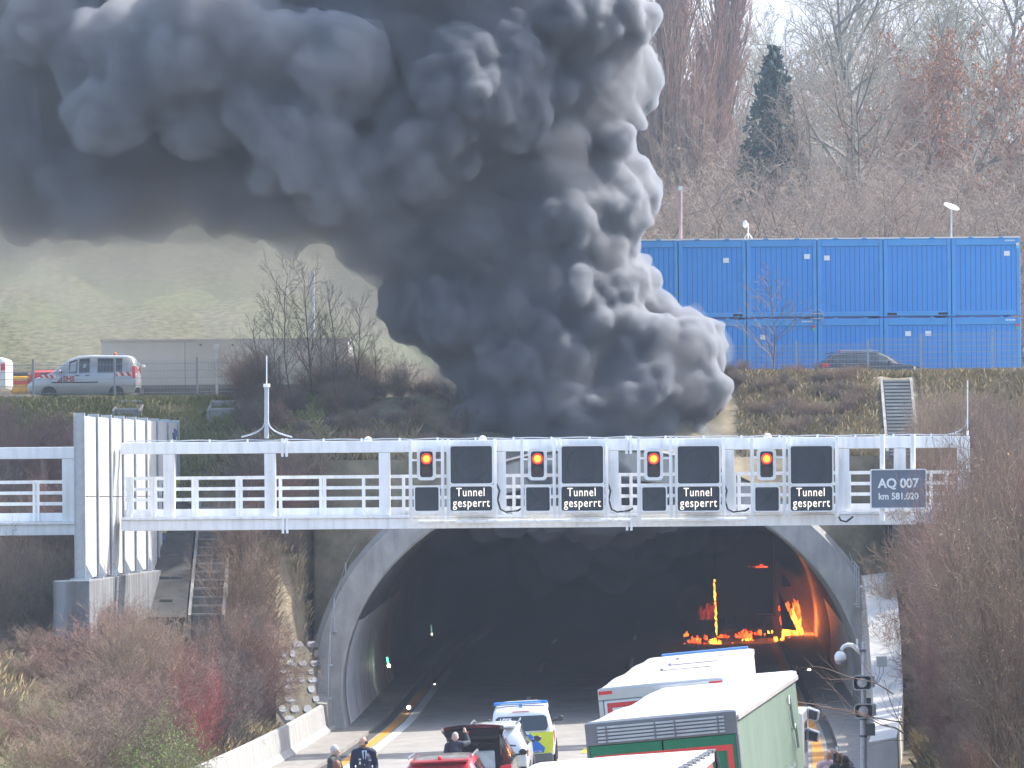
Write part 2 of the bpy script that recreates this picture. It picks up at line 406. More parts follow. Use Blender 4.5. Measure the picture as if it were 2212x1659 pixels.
# stone slabs on the right slope, stone pitching on the left slope
STONE = mat('grey_stone', (.20,.21,.225), .95, var=.22, scale=5, bump=.4)
r5 = random.Random(5)
for i, (px, py, D) in enumerate(((1845,1190,133.5),(1848,1222,133),(1870,1250,132.6),(1876,1272,132),(1857,1232,133.4),(1889,1246,132.4),(1862,1206,134),(1894,1284,131.3),(1840,1170,134.5))):
    q = hit(px, py)
    M_ = Matrix.Translation((q.x, q.y, q.z)) @ Matrix.Rotation(r5.uniform(-.3,.3), 4, 'Z')
    o = MB().cbox((0,0,0), (r5.uniform(.3,.5), .35, .22), 0, M_).build('stone_slab', STONE, bevel=.03)
    tag(o, 'small grey stone slab jutting from the slope right of the portal', 'stone', 'stone slabs on the right slope')
pit = thing('stone_pitching', 'patch of rough grey pitching stones left of the portal', 'stone slope', P(650, 1560, 129))
g = MB()
hA, hB, hC = hit(614, 1560, 118).y, hit(680, 1560, 118).y, hit(614, 1400, 118).y
PDX, PDY = max(0, min(.05, (hB-hA)/66)), max(.005, min(.04, (hC-hA)/160)); PD0 = hA-1.0
def pitp(px, py):
    D = max(122.0, min(130.5, PD0+PDX*(px-612)+PDY*(1562-py)))
    return P(px, py, D)
row = 0; py = 1562
while py > 1395:
    hgt = r5.uniform(15, 22); px = 604+ (1562-py)*.05 + r5.uniform(-8, 8)
    while px < 682-(1562-py)*.03:
        w = r5.uniform(18, 34); c = pitp(px+w/2, py-hgt/2); n_ = 9
        vs = []
        for k in range(n_):
            q = 2*math.pi*k/n_; rx = (w/2-2)*(1+.10*math.sin(3*q+row))*r5.uniform(.85,1.05); ry = (hgt/2-1.5)*r5.uniform(.82,1.05)
            e = .75
            vs.append(pitp(px+w/2+rx*math.copysign(abs(math.cos(q))**e, math.cos(q)), py-hgt/2+ry*math.copysign(abs(math.sin(q))**e, math.sin(q))))
        top = [v+(c-v)*.14+Vector((0,-.09,.05)) for v in vs]
        base = [v+Vector((0,.25,-.1)) for v in vs]
        if r5.random() > .07: g.add(base+top, [tuple(n_+i for i in range(n_))]+[(i,(i+1)%n_,n_+(i+1)%n_,n_+i) for i in range(n_)])
        px += w+r5.uniform(0, 3)
    py -= hgt+1; row += 1
g.build('stones', STONE, pit)
MB().grid([[pitp(px, py)+Vector((0,.05,-.03)) for px in range(596, 690, 9)] for py in range(1575, 1384, -12)]).build('mortar_bed', mat('mossy_mortar', (.10,.09,.065), .95, var=.3, scale=3, bump=.4), pit)
g = MB(); ra = []; rb = []
for (x, z) in arch(0, 1.12, 60):
    if z < .8: continue
    ra.append((x, 132.9, z)); rb.append((x*1.0, 134.02, max(z+.02, TER(x, 134.0)+.15)))
g.grid([ra, rb])
tag(g.build('embankment_ground', GRASSD, smooth=True), 'steep grassy strip above the portal ring', kind='structure')
# ------------------------------------------------------------------ sign gantry
GY = 120.0; SC = FPX/GY                        # px per metre there
def G(px, py, dy=0): return P(px, py, GY+dy)
ztop, zch, zlo1, zlo2, zbot = 10.20, 9.82, 7.72, 7.66, 7.31
gan = thing('sign_gantry', 'long white steel sign gantry spanning the carriageway in front of the tunnel', 'gantry', (PX(1106, GY), GY, zbot))
def xg(px): return PX(px, GY, 1045)
xl, xr = xg(262), xg(2094)
for nm, (z0, z1, y0, y1) in (('top_beam', (zch, ztop, GY-.2, GY+.2)), ('bottom_beam', (zbot, zlo2, GY-.2, GY+1.0))):
    MB().box((xl, y0, z0), (xr, y1, z1)).build(nm, WHITE, gan, bevel=.015)
MB().box((xl, GY-.28, zlo2+.004), (xr, GY+1.1, zlo1+.03)).build('walkway_deck', WHITE, gan)
MB().box((xl, GY+.95, zlo1+.034), (xr, GY+.99, zlo1+.29)).build('kick_plate', WHITE, gan)
MB().box((xl, GY+.9, zch+.02), (xr, GY+1.2, ztop-.02)).build('rear_beam', WHITE, gan)
def gpost(px, par, w=24, y=GY):
    x = xg(px); g = MB(); g.box((x-w/2/SC, y-.16, zlo1+.034), (x+w/2/SC, y+.16, zch-.004))
    g.box((x-w/2/SC+.0, y-.175, zch-.38), (x+w/2/SC-.07, y-.163, zch-.01))          # gusset plates
    g.lathe([(.09, -.19), (.09, -.16)], (x, y, zch-.5), 'y', 12)
    g.box((x-.1, y-.215, zbot+.1), (x+.12, y-.203, zbot+.3))
    g.build('post', WHITE, par)
for px in (366, 584, 831, 1081, 1324, 1574, 1822, 1944): gpost(px, gan)
gpost(2082, gan, 26)
def rails(px0, px1, par, st):
    g = MB()
    for z in (zlo1+1.31, zlo1+.95, zlo1+.60): g.box((xg(px0), GY+.93, z-.055), (xg(px1), GY+.985, z+.055))
    g.build('guard_rail', WHITE, par)
    for s_ in st: MB().box((xg(s_)-.055, GY+.86, zlo1+.035), (xg(s_)+.055, GY+.926, zlo1+1.36)).build('stanchion', WHITE, par)
rails(264, 2110, gan, [270,278,322,330,412,420,508,516,602,690,698,783,870,885,1090,1110,1340,1365,1590,1600,1840,2018,2052,2100,2110])
for px in (616, 1358):
    g = MB(); x = xg(px)
    for zz in ((zch-.12, ztop+.10), (zbot-.12, zlo1+.02)):
        for o_ in (-.11, .03): MB().box((x+o_, GY-.26, zz[0]), (x+o_+.08, GY-.204, zz[1])).build('splice_plate', WHITE, gan)
for px in (795, 1043, 1660):
    MB().sphere((xg(px), GY+.2, ztop), (.14, .14, .15), nu=12, nv=8).build('dome_light', WHITEP, gan)
for a, b in ((905, 1150), (1157, 1320), (1325, 1360), (1385, 1610)):
    MB().tube([(xg(a), GY-.42, zbot+.22), (xg(b), GY-.42, zbot+.22)], .055, 8).build('cable_tube', WHITE, gan)
g = MB(); pts = []
for i in range(80):
    px = 275+i*(2080-275)/79; pts.append((xg(px), GY-.1, ztop+.03+.035*abs(math.sin(i*.7))))
MB().tube(pts, .02, 5).build('top_cable', GALV, gan)
for k in range(22):
    px = 290+k*82; MB().box((xg(px)-.03, GY-.14, ztop), (xg(px)+.03, GY-.06, ztop+.09)).build('cable_clip', WHITE, gan)
# lightning rods
def rod(px, pybase, pytop, label, pmid):
    a, b, c = G(px, pybase), G(px, pmid), G(px, pytop); t = thing('lightning_rod', label, 'lightning rod', a)
    MB().tube([a, b], .075 if pmid > 800 and px < 1000 else .04, 8).build('mast', GALV if px < 1000 else WHITE, t); MB().tube([b, c], .022, 6).build('rod', WHITE, t)
    if px < 1000:
        MB().tube([b-Vector((0,0,.05)), b+Vector((0,0,.06))], .11, 8).build('collar', WHITE, t)
        for sgn in (-1, 1):
            pts = [G(px+sgn*(3+52*f**2), 900+44*f**.55) for f in frange(0, 1, 10)]
            MB().tube(pts, .03, 5).build('cable', GALV, t)
    else:
        MB().tube([G(px-2-50*f**2, 905+36*f**.6) for f in frange(0, 1, 8)], .022, 5).build('cable', GALV, t)
rod(576, 947, 768, 'thick grey lightning rod with two drooping cables on the left half of the gantry', 833)
rod(2090, 940, 822, 'thin white lightning rod on the right end of the gantry', 930)
# left gantry of the other carriageway
gl = thing('sign_gantry', 'short white gantry piece ending at the noise wall, cut by the left picture edge', 'gantry', (xg(60), GY, zbot))
dz0 = -.12
xe = xg(163); xs_ = xg(-120)
for nm, (z0, z1, y0, y1) in (('top_beam', (zch+dz0, ztop+dz0, GY-.2, GY+.2)), ('bottom_beam', (zbot+dz0, zlo2+dz0, GY-.2, GY+1.0))):
    MB().box((xs_, y0, z0), (xe, y1, z1)).build(nm, WHITE, gl, bevel=.015)
MB().box((xs_, GY-.28, zlo2+dz0+.004), (xe, GY+1.1, zlo1+dz0+.03)).build('walkway_deck', WHITE, gl)
MB().box((xs_, GY+.95, zlo1-.08), (xe, GY+.99, zlo1+.2)).build('kick_plate', WHITE, gl)
x = xg(148); MB().box((x-.19, GY-.16, zlo1-.08), (x+.19, GY+.16, zch+dz0-.004)).build('post', WHITE, gl)
g = MB()
for z in (zlo1+1.22, zlo1+.86, zlo1+.50): g.box((xs_, GY+.93, z-.055), (xe, GY+.985, z+.055))
g.build('guard_rail', WHITE, gl)
for s_ in (66, 74): MB().box((xg(s_)-.05, GY+.86, zlo1-.08), (xg(s_)+.05, GY+.926, zlo1+1.26)).build('stanchion', WHITE, gl)
# ---- lane signs
SIGNF = mat('sign_face_dark', (.020,.026,.036), .35, var=.25, scale=.9, streak=((.05,.06,.075), .4, 3, .15))
GHOST = mat('unlit_pixels', (.035,.04,.05), .6, var=.1)
LED = emis('white_led_text', (1,.93,.86), .55)
LAMPO = emis('signal_lamp_core', (1,.36,.03), .9); LAMPR = emis('signal_lamp_rim', (1,.035,.02), .5)
HOUS = mat('signal_housing', (.035,.03,.035), .5); UNLIT = mat('unlit_lens', (.06,.028,.03), .25)
def rrect(w, h, r, n=5):
    pts = []
    for cx_, cz_, a0 in ((w/2-r, h/2-r, 0), (-w/2+r, h/2-r, 90), (-w/2+r, -h/2+r, 180), (w/2-r, -h/2+r, 270)):
        for i in range(n+1):
            q = R(a0+90*i/n); pts.append((cx_+r*math.cos(q), cz_+r*math.sin(q)))
    return pts
def framed(par, c, w, h, r, bw, nm, facem, framem, dep=.22):
    """rounded panel with a raised rim; c = centre of the front"""
    o = rrect(w, h, r); i_ = rrect(w-2*bw, h-2*bw, max(.01, r-bw*.6)); n_ = len(o)
    g = MB(); y0 = c[1]
    rows = [[(c[0]+x, y0+dep, c[2]+z) for x, z in o], [(c[0]+x, y0, c[2]+z) for x, z in o], [(c[0]+x, y0, c[2]+z) for x, z in i_], [(c[0]+x, y0+.06, c[2]+z) for x, z in i_]]
    g.grid(rows, 0, True); g.build(nm+'_frame', framem, par)
    g = MB(); g.add([(c[0]+x, y0+.05, c[2]+z) for x, z in i_], [tuple(range(n_))]); return g.build(nm+'_face', facem, par)
ords = ['leftmost', 'second from the left', 'third from the left', 'rightmost']
for k, cx_ in enumerate((921, 1161, 1412, 1656)):
    q = [G(cx_, 1003, -.75), G(cx_+1, 1078, -.7), G(cx_+97, 1004, -.75), G(cx_+97, 1077, -.75)]
    kk = FPX/(GY-.75)
    # supports: vertical white channels
    sup = thing('sign_bracket', 'pair of white vertical sign carriers, %s on the gantry' % ords[k], 'bracket', G(cx_, 1125, -.5), group='sign carriers on the gantry')
    for off in (-33, 36, 48, 149):
        x = xg(cx_+off); MB().box((x-.055, GY-.55, zbot+.28), (x+.055, GY-.43, ztop+.02)).build('channel', WHITE, sup, bevel=.01)
        MB().box((x-.04, GY-.428, ztop-.25), (x+.04, GY-.19, ztop-.17)).build('clamp', WHITE, sup)
    for zz in (9.55, 8.66): MB().box((xg(cx_-30), GY-.50, zz-.035), (xg(cx_+34), GY-.45, zz+.035)).build('cross_bar', WHITE, sup)
    MB().box((xg(cx_-30), GY-.50, zbot+.42), (xg(cx_+146), GY-.46, zbot+.47)).build('cross_bar', WHITE, sup)
    # signal
    sg = thing('lane_signal', 'lane signal with lit orange lamp in white frame, %s of four' % ords[k], 'traffic light', q[0], group='lane signals on the gantry')
    framed(sg, q[0], 41/kk, 69/kk, .14, 6.6/kk, 'signal', HOUS, WHITEP)
    for j, (dy, mt) in enumerate(((-12, LAMPO), (12, UNLIT))):
        c = P(cx_, 1003+dy, GY-.76)
        if j == 0: MB().lathe([(.178, .0), (.178, .03)], (c.x, c.y+.02, c.z), 'y', 24).build('lamp_rim', LAMPR, sg)
        MB().lathe([(.118 if j == 0 else .16, -.012), (.122 if j == 0 else .17, .05)], (c.x, c.y+.005, c.z), 'y', 24).build('lamp', mt, sg)
        g = MB(); rows_ = []
        for yy in (-.17, .04):
            rows_.append([(c.x+.185*math.cos(a), c.y+yy*(1 if 0 < a < math.pi else .6), c.z+.185*math.sin(a)) for a in frange(R(-10), R(190), 14)])
        g.grid(rows_); g.build('visor', HOUS, sg)
    ax = thing('lane_sign', 'small dark square lane sign, unlit, below the %s signal' % ords[k], 'sign', q[1], group='unlit lane signs on the gantry')
    framed(ax, q[1], 57/kk, 57/kk, .09, 3.0/kk, 'panel', SIGNF, WHITEP)
    g = MB()
    for s_ in (-1, 1):
        g.tube([(q[1].x-.28*s_, q[1].y+.047, q[1].z-.28), (q[1].x+.28*s_, q[1].y+.047, q[1].z+.28)], .012, 4)
    g.build('unlit_cross', GHOST, ax)
    vm = thing('speed_sign', 'large dark unlit speed limit display, %s of four' % ords[k], 'sign', q[2], group='unlit speed displays on the gantry')
    framed(vm, q[2], 96/kk, 87/kk, .10, 3.2/kk, 'panel', SIGNF, WHITEP)
    ring = [(q[2].x+.5*math.cos(a), q[2].y+.047, q[2].z+.5*math.sin(a)) for a in frange(0, 2*math.pi, 40)]
    MB().tube(ring, .010, 4).build('unlit_ring', GHOST, vm)
    text('120', .42, (q[2].x, q[2].y+.046, q[2].z), vm, GHOST, 'unlit_digits', .9, ext=.002)
    ms = thing('message_sign', 'dark display glowing Tunnel gesperrt, %s of four' % ords[k], 'sign', q[3], group='text displays on the gantry')
    framed(ms, q[3], 96/kk, 58/kk, .10, 2.8/kk, 'panel', SIGNF, WHITEP)
    text('Tunnel', .40, (q[3].x-.02, q[3].y+.04, q[3].z+.20), ms, LED, 'lit_text', .76, ext=.003, bold=.0, spacing=1.12)
    text('gesperrt', .40, (q[3].x, q[3].y+.04, q[3].z-.15), ms, LED, 'lit_text', .79, ext=.003, bold=.0, spacing=1.12)
    pts = [G(cx_+152, 1045, -.4), G(cx_+158, 1060, -.45), G(cx_+154, 1080, -.45), G(cx_+160, 1100, -.45), G(cx_+172, 1106, -.45), G(cx_+198, 1103, -.45), G(cx_+206, 1098, -.4)]
    if k < 3: tag(MB().tube(pts, .035, 6).build('cable', BLACK), 'black hanging cable loop right of the %s display' % ords[k], 'cable', 'cables looping between the signs')
    else: tag(MB().tube([G(1810,1112,-.4), G(1816,1124,-.45), G(1828,1127,-.45), G(1843,1116,-.45)], .035, 6).build('cable', BLACK), 'black cable loop under the bottom beam at the right', 'cable', 'cables looping between the signs')
BLUEG = mat('blue_grey_sign_face', (.135,.165,.215), .45, var=.08, scale=.8)
c = G(1941, 1056, -.8); kk = FPX/(GY-.8)
t = thing('number_sign', 'blue grey sign reading AQ 007 km 581.020', 'sign', c)
framed(t, c, 122/kk, 86/kk, .06, 2.6/kk, 'panel', BLUEG, WHITEP, .10)
text('AQ 007', .42, (c.x, c.y+.042, c.z+.17), t, TXTW, 'lettering', .96, bold=.012)
text('km 581.020', .30, (c.x, c.y+.042, c.z-.25), t, TXTW, 'lettering', .92, bold=.008)
MB().box((c.x-.008, c.y+.04, c.z-.6), (c.x+.008, c.y+.048, c.z+.6)).build('panel_seam', mat('seam', (.09,.11,.14), .5), t)
for px in (1906, 1972): MB().tube([G(px, 938, -.62), G(px, 1126, -.62)], .085, 10).build('sign_post', WHITE, t)
# ------------------------------------------------------------------ noise barrier on its concrete wall
A0 = Vector((-13.42, 113.6)); A1 = Vector((-12.45, 135.2))
def BPt(f, z): return Vector((A0.x+(A1.x-A0.x)*f, A0.y+(A1.y-A0.y)*f, z))
nb = thing('noise_barrier', 'tall white metal noise barrier of vertical panels between steel posts', 'noise barrier', BPt(0, 5.85))
PAN = mat('white_noise_panel', (.47,.475,.48), .5, var=.08, scale=1.0, streak=((.42,.38,.32), .55, 3, .12))
zt0, zt1, zb_ = 10.95, 11.15, 5.85
nP = 8
wx = Vector((.06, 0, 0))
for i in range(nP+1):
    f = i/nP; z1 = zt0+(zt1-zt0)*f; q = BPt(f, 0); g = MB()
    for dx in (-.17, .15): g.box((q.x+dx, q.y-.11, zb_), (q.x+dx+.02, q.y+.11, z1+.10))
    g.box((q.x-.15, q.y-.012, zb_), (q.x+.148, q.y+.012, z1+.098))
    g.box((q.x-.3, q.y-.2, zb_), (q.x+.3, q.y+.2, zb_+.05))
    g.add([(q.x+.17, q.y, zb_+.05), (q.x+.17, q.y, zb_+.5), (q.x+.4, q.y, zb_+.05), (q.x+.17, q.y+.02, zb_+.05), (q.x+.17, q.y+.02, zb_+.5), (q.x+.4, q.y+.02, zb_+.05)], [(0,1,2),(5,4,3),(0,2,5,3),(1,4,5,2)])
    g.build('post', GALV, nb)
for i in range(nP):
    f0, f1 = (i+.06)/nP, (i+.94)/nP; z1 = zt0+(zt1-zt0)*(i+.5)/nP
    for zz0, zz1 in ((zb_+.06, 8.43), (8.46, z1)):
        if i == 3 and zz0 > 8: zz1 = 9.9
        a, b = BPt(f0, zz0), BPt(f1, zz0); h = zz1-zz0
        g = MB(); rws = []
        for kx in range(9):
            p_ = a.lerp(b, kx/8); dx = .125 if kx % 2 else .10
            rws.append([(p_.x+dx, p_.y, zz0), (p_.x+dx, p_.y, zz1), (p_.x-.10, p_.y, zz1), (p_.x-.10, p_.y, zz0)])
        g.grid(rws, 0, True); g.f += [(0,1,2,3), (35,34,33,32)]; g.m += [0,0]
        g.build('panel', PAN, nb)
    if i == 3:
        a, b = BPt(f0, 10.1), BPt(f1, 10.1); g = MB(); g.hexa([(a.x-.1,a.y,10.1),(a.x+.12,a.y,10.1),(b.x+.12,b.y,10.1),(b.x-.1,b.y,10.1)], [(a.x-.1,a.y,z1),(a.x+.12,a.y,z1),(b.x+.12,b.y,z1),(b.x-.1,b.y,z1)]); g.build('panel', PAN, nb)
GRB = mat('graffiti_blue', (.06,.11,.22), .6, var=.3); GRG = mat('graffiti_yellow', (.42,.40,.10), .6, var=.2); GRT = mat('graffiti_turquoise', (.06,.32,.40), .6); GRR = mat('graffiti_red', (.40,.07,.05), .6); GRK = mat('graffiti_black', (.03,.03,.05), .6)
r7 = random.Random(7)
def scribble(par, f0, f1, z0, z1, m, nst, off, w=.05):
    g = MB()
    for s_ in range(nst):
        pts = []; f = r7.uniform(f0, f1); z = r7.uniform(z0, z1)
        for k in range(7):
            f = min(f1, max(f0, f+r7.uniform(-1, 1)*(f1-f0)*.25)); z = min(z1, max(z0, z+r7.uniform(-1, 1)*(z1-z0)*.3)); q = BPt(f, z); pts.append((q.x+off, q.y, q.z))
        g.tube(pts, w*r7.uniform(.6, 1.3), 5)
    return g.build('graffiti', m, par)
scribble(nb, .80, .985, 6.6, 9.2, GRB, 6, .115); scribble(nb, .80, .985, 6.4, 9.0, GRG, 5, .105, .09); scribble(nb, .90, .97, 10.0, 10.9, GRB, 2, .115)
scribble(nb, .8, .985, 6.4, 8.6, GRK, 4, .12, .03)
cb = thing('concrete_wall', 'stained concrete wall with faded graffiti under the noise barrier', 'wall', BPt(0, 1))
g = MB(); B0, B1 = BPt(-.03, 0), BPt(1.0, 0)
g.hexa([(B0.x-.75,B0.y,0),(B0.x+.38,B0.y,0),(B1.x+.38,B1.y,0),(B1.x-.75,B1.y,0)], [(B0.x-.75,B0.y,zb_),(B0.x+.38,B0.y,zb_),(B1.x+.38,B1.y,zb_),(B1.x-.75,B1.y,zb_)])
CWALL = mat('graffiti_stained_concrete', (.13,.132,.135), .9, var=.3, scale=.8, bump=.3, streak=((.27,.29,.31), .75, 2.6, .22))
g.build('wall', CWALL, cb, bevel=.03)
def drips(px_f0, px_f1, z0, z1, m, n_):
    g = MB()
    for k in range(n_):
        f = r7.uniform(px_f0, px_f1); za = r7.uniform(z0, z1); zb2 = za-r7.uniform(.4, 1.4); q = BPt(f, 0); w = r7.uniform(.05, .14)
        g.add([(q.x+.384+.002*k, q.y, za), (q.x+.384+.002*k, q.y+w, za-.05), (q.x+.384+.002*k, q.y+w*.7, zb2), (q.x+.384+.002*k, q.y+.02, zb2+.1)], [(0,1,2,3)])
    g.build('graffiti', m, cb)
drips(.15, .35, 3.2, 4.3, GRR, 4); drips(.28, .5, 3.4, 4.6, GRB, 6); drips(.5, .95, 4.0, 5.3, GRT, 12); drips(.2, .55, 3.2, 4.6, mat('graffiti_white', (.6,.62,.66), .7), 10)
# ------------------------------------------------------------------ concrete stairs in the slopes
def stairs(label, b, a, w, nst, side=.12, wall=.18, m=CONCD, slab=None):
    """from top a down to bottom b"""
    t = thing('concrete_stairs', label, 'stairs', b); a = Vector(a); b = Vector(b)
    right = Vector((1,0,0)); g = MB(); up = (a-b)
    for i in range(nst):
        p0 = b+up*(i/nst); p1 = b+up*((i+1)/nst)
        g.box((p0.x-w/2, p0.y, p0.z-.5), (p0.x+w/2, p1.y+.05, p1.z-.02+.002*(i % 2))); g.box((p0.x-w/2+.01, p0.y-.035, p1.z-.075), (p0.x+w/2-.01, p0.y+.02, p1.z-.012), 1)
    g.build('steps', [m, CONC if m is CONCD else CONCL], t)
    for s_ in (-1, 1):
        g = MB(); o0 = s_*(w/2+side/2+.004)
        lo = [(b.x+o0-side/2, b.y-.1, b.z-.6), (b.x+o0+side/2, b.y-.1, b.z-.6), (a.x+o0+side/2, a.y+.2, a.z-.6), (a.x+o0-side/2, a.y+.2, a.z-.6)]
        hi = [(x, y, z+.6+wall+.12) for x, y, z in lo]
        g.hexa(lo, hi); g.build('side_wall', CONCL if wall > .1 else CONC, t)
    if slab:
        g = MB(); x0, x1 = slab
        lo = [(b.x+x0, b.y-.1, b.z-.7), (b.x+x1, b.y-.1, b.z-.7), (a.x+x1, a.y-1.2, a.z-1.4), (a.x+x0, a.y-1.2, a.z-1.4)]
        hi = [(x, y, z+.86) for x, y, z in lo]; g.hexa(lo, hi)
        d = (Vector(hi[3])-Vector(hi[0])); 
        g.build('paved_slab', mat('dark_slab', (.058,.056,.055), .9, var=.3, scale=1.5, bump=.4, streak=((.05,.055,.045), .6, 2, .6)), t)
        g = MB()
        for i in range(8):
            for f in (.3, .65) if i % 2 else (.45,):
                q = Vector(hi[0])+d*(.08+i*.115)+Vector(((x1-x0)*f, 0, 0)); MB().cbox((q.x, q.y, q.z+.02), (.42, .14, .07)).build('anchor_block', CONCD, t)
    return t
pa, pb = P(482, 905, 141.2), P(446, 1342, 125.5)
stairs('long dark stained concrete stairs with paved slab beside the noise barrier', pb, pa, 1.05, 26, .1, .10, slab=(-2.0, -.67))
for (px, py, D), w, l in (((274, 905, 140.6), .9, 'short concrete stair top left of the noise barrier'), ((480, 905, 140.8), .95, 'short concrete stair top above the long dark stairs')):
    b = hit(px, py, 130)+Vector((0,0,.12)); stairs(l, b, b+Vector((.08, 1.7, .62)), w, 2, .10, .07, CONC)
pa, pb = hit(1936, 832, 130), hit(1958, 1165, 122)
STAIR_TOP, STAIR_FOOT = pa.copy(), pb.copy()
st_ = thing('concrete_stairs', 'grey concrete stairs with pale side walls climbing the right slope', 'stairs', pb)
NS = 30; cen = []
for i in range(NS+1):
    q = pb.lerp(pa, i/NS); zz = max(TER(q.x+o_, q.y) for o_ in (-.5, 0, .5)); cen.append(Vector((q.x, q.y, zz+.16)))
g = MB()
for i in range(NS): g.box((cen[i].x-.5, cen[i].y, cen[i].z-.9), (cen[i].x+.5, cen[i+1].y+.06, cen[i+1].z-.01+.002*(i % 2))); g.box((cen[i].x-.49, cen[i].y-.04, cen[i+1].z-.08), (cen[i].x+.49, cen[i].y+.02, cen[i+1].z-.004), 1)
g.build('steps', [CONCD, CONCL], st_)
for s_ in (-1, 1): MB().grid([[(c.x+s_*.51, c.y, c.z-.8), (c.x+s_*.51, c.y, c.z+.09), (c.x+s_*.62, c.y, c.z+.09), (c.x+s_*.63, c.y, c.z-.8)] for c in cen]).build('side_wall', CONC, st_)
for (x0p, y0p, D0), (x1p, y1p, D1), l in (((565, 1487, 124), (618, 1563, 123), 'thin grey concrete channel edge running down to the left barrier'),):
    a, b = P(x0p, y0p, D0), P(x1p, y1p, D1); g = MB(); g.tube([a, b], .07, 4); tag(g.build('channel_edge', CONC), l, 'kerb')
for px, py, D, w, h, l in ((165, 1592, 104, .95, .75, 'pale concrete block upper of the two in the left bushes'), (148, 1622, 103.3, .9, .5, 'pale concrete block lower of the two in the left bushes'), (8, 1600, 104, .7, .6, 'pale concrete block at the left picture edge')):
    q = P(px, py, D); tag(MB().box((q.x-w/2, q.y, q.z-h-.8), (q.x+w/2, q.y+.7, q.z+.1)).build('concrete_block', CONCL, bevel=.04), l, 'concrete block')
# ------------------------------------------------------------------ vehicles
def ring(st):
    y, zb, zbelt, zt, hw, hwr = st
    h = zbelt-zb
    half = [(0, zb), (hw*.84, zb), (hw*.97, zb+.16*h), (hw, zb+.55*h), (hw*.985, zb+.85*h), (hw*.965, zbelt), (hwr, zt-.10*min(1, (zt-zbelt)/.4)), (hwr*.9, zt-.03), (hwr*.5, zt), (0, zt)]
    out = [(x, y, z) for x, z in half]
    return out+[(-x, y, z) for x, y, z in reversed(out[1:-1])]
def loft_car(par, S, paint, side=(), rear=None, front=None, M=None, glass=GLASS, subs=True):
    """S stations rear to front; side: list of (s0, s1) station pairs with side glass; rear/front: station pair of the glass"""
    rows = [ring(s) for s in S]; n = len(rows[0])
    g = MB(); g.grid(rows, 0, True); g.f += [tuple(range(n)), tuple(len(rows)*n-1-i for i in range(n))]; g.m += [0, 0]
    b = g.build('body', paint, par, world=False, smooth=True)
    md = b.modifiers.new('edge', 'EDGE_SPLIT'); md.split_angle = R(50)
    def patch(i0, i1, j0, j1, nm, m=glass, inset=.07, off=.008):
        A = [Vector(rows[i0][j0]), Vector(rows[i0][j1]), Vector(rows[i1][j1]), Vector(rows[i1][j0])]
        c = sum(A, Vector())/4; nrm = (A[1]-A[0]).cross(A[2]-A[0])
        if nrm.length < 1e-6: return
        nrm.normalize(); cen = Vector((0, c.y, (rows[i0][0][2]+c.z)/2))
        if nrm.dot(c-cen) < 0: nrm = -nrm
        A2 = []
        for k in range(4):
            p, a_, b_ = A[k], A[(k+1) % 4]-A[k], A[(k-1) % 4]-A[k]
            A2.append(p+a_.normalized()*min(inset*.6, a_.length*.2)+b_.normalized()*min(inset*.6, b_.length*.2))
        g2 = MB(); g2.add([q+nrm*off for q in A2]+[q-nrm*.03 for q in A2], [(0,1,2,3), (7,6,5,4)]+[(k, (k+1) % 4, 4+(k+1) % 4, 4+k) for k in range(4)])
        return g2.build(nm, m, par, world=False)
    for i0, i1 in side:
        patch(i0, i1, 5, 6, 'side_window'); patch(i0, i1, n-5, n-6, 'side_window')
    def across(i0, i1, nm, x0=.88, off=.012):
        k = []; 
        for i in (i0, i1):
            s = S[i]; pts = [rows[i][j] for j in (7, 8, 9)]+[rows[i][j] for j in (10, 11)]
            k.append([Vector((p[0]*x0, p[1], p[2])) for p in pts])
        nrm = (k[0][4]-k[0][0]).cross(k[1][0]-k[0][0]).normalized()
        if nrm.z < 0: nrm = -nrm
        lo = [[a.lerp(b_, .08)+nrm*off for a, b_ in zip(k[0], k[1])], [a.lerp(b_, .92)+nrm*off for a, b_ in zip(k[0], k[1])]]
        g2 = MB(); g2.grid([[p-nrm*.03 for p in lo[0]], lo[0], lo[1], [p-nrm*.03 for p in lo[1]]]); return g2.build(nm, glass, par, world=False)
    if rear: across(*rear, 'rear_window')
    if front: across(*front, 'windscreen')
    return b
def wheels(par, ys, hw, r=.33):
    for y in ys:
        for s in (-1, 1):
            w = MB().lathe([(r*.62, -.11), (r*.95, -.115), (r, -.07), (r, .07), (r*.95, .115), (r*.62, .11)], (0,0,0), 'x', 24).build('wheel', RUBBER, par, world=False, smooth=False)
            w.location = (s*(hw-.115), y, r)
            g = MB(); g.lathe([(r*.6, -.05), (r*.6, .05)], (0,0,0), 'x', 20, 1)
            for k in range(10):
                a = 2*math.pi*k/10; M_ = Matrix.Rotation(a, 4, 'X'); g.cbox((s*.085, 0, r*.31), (.04, .05, r*.58), 0, M_)
            g.lathe([(r*.64, .0), (r*.64, .03)], (s*.09, 0, 0), 'x', 20, 1)
            g.lathe([(.06, -.02), (.06, .03)], (s*.09, 0, 0), 'x', 10, 0)
            g.build('rim', [CHROME, DARKST], w, world=False)
def mirrors(par, y, z, hw, m):
    for s in (-1, 1):
        g = MB(); g.sphere((s*(hw+.13), y, z), (.12, .07, .09), nu=12, nv=8); g.cbox((s*(hw-.06), y+.02, z-.06), (.30, .05, .05))
        o = g.build('wing_mirror', m, par, world=False, smooth=True)
        MB().cbox((s*(hw+.13), y-.066, z), (.17, .012, .11)).build('mirror_glass', mat('mirror_glass', (.05,.06,.07), .1, .3), o, world=False)
def boxes(par, nm, lst, m, bevel=.01):
    for c, d in lst: MB().cbox(c, d).build(nm, m, par, world=False, bevel=bevel)
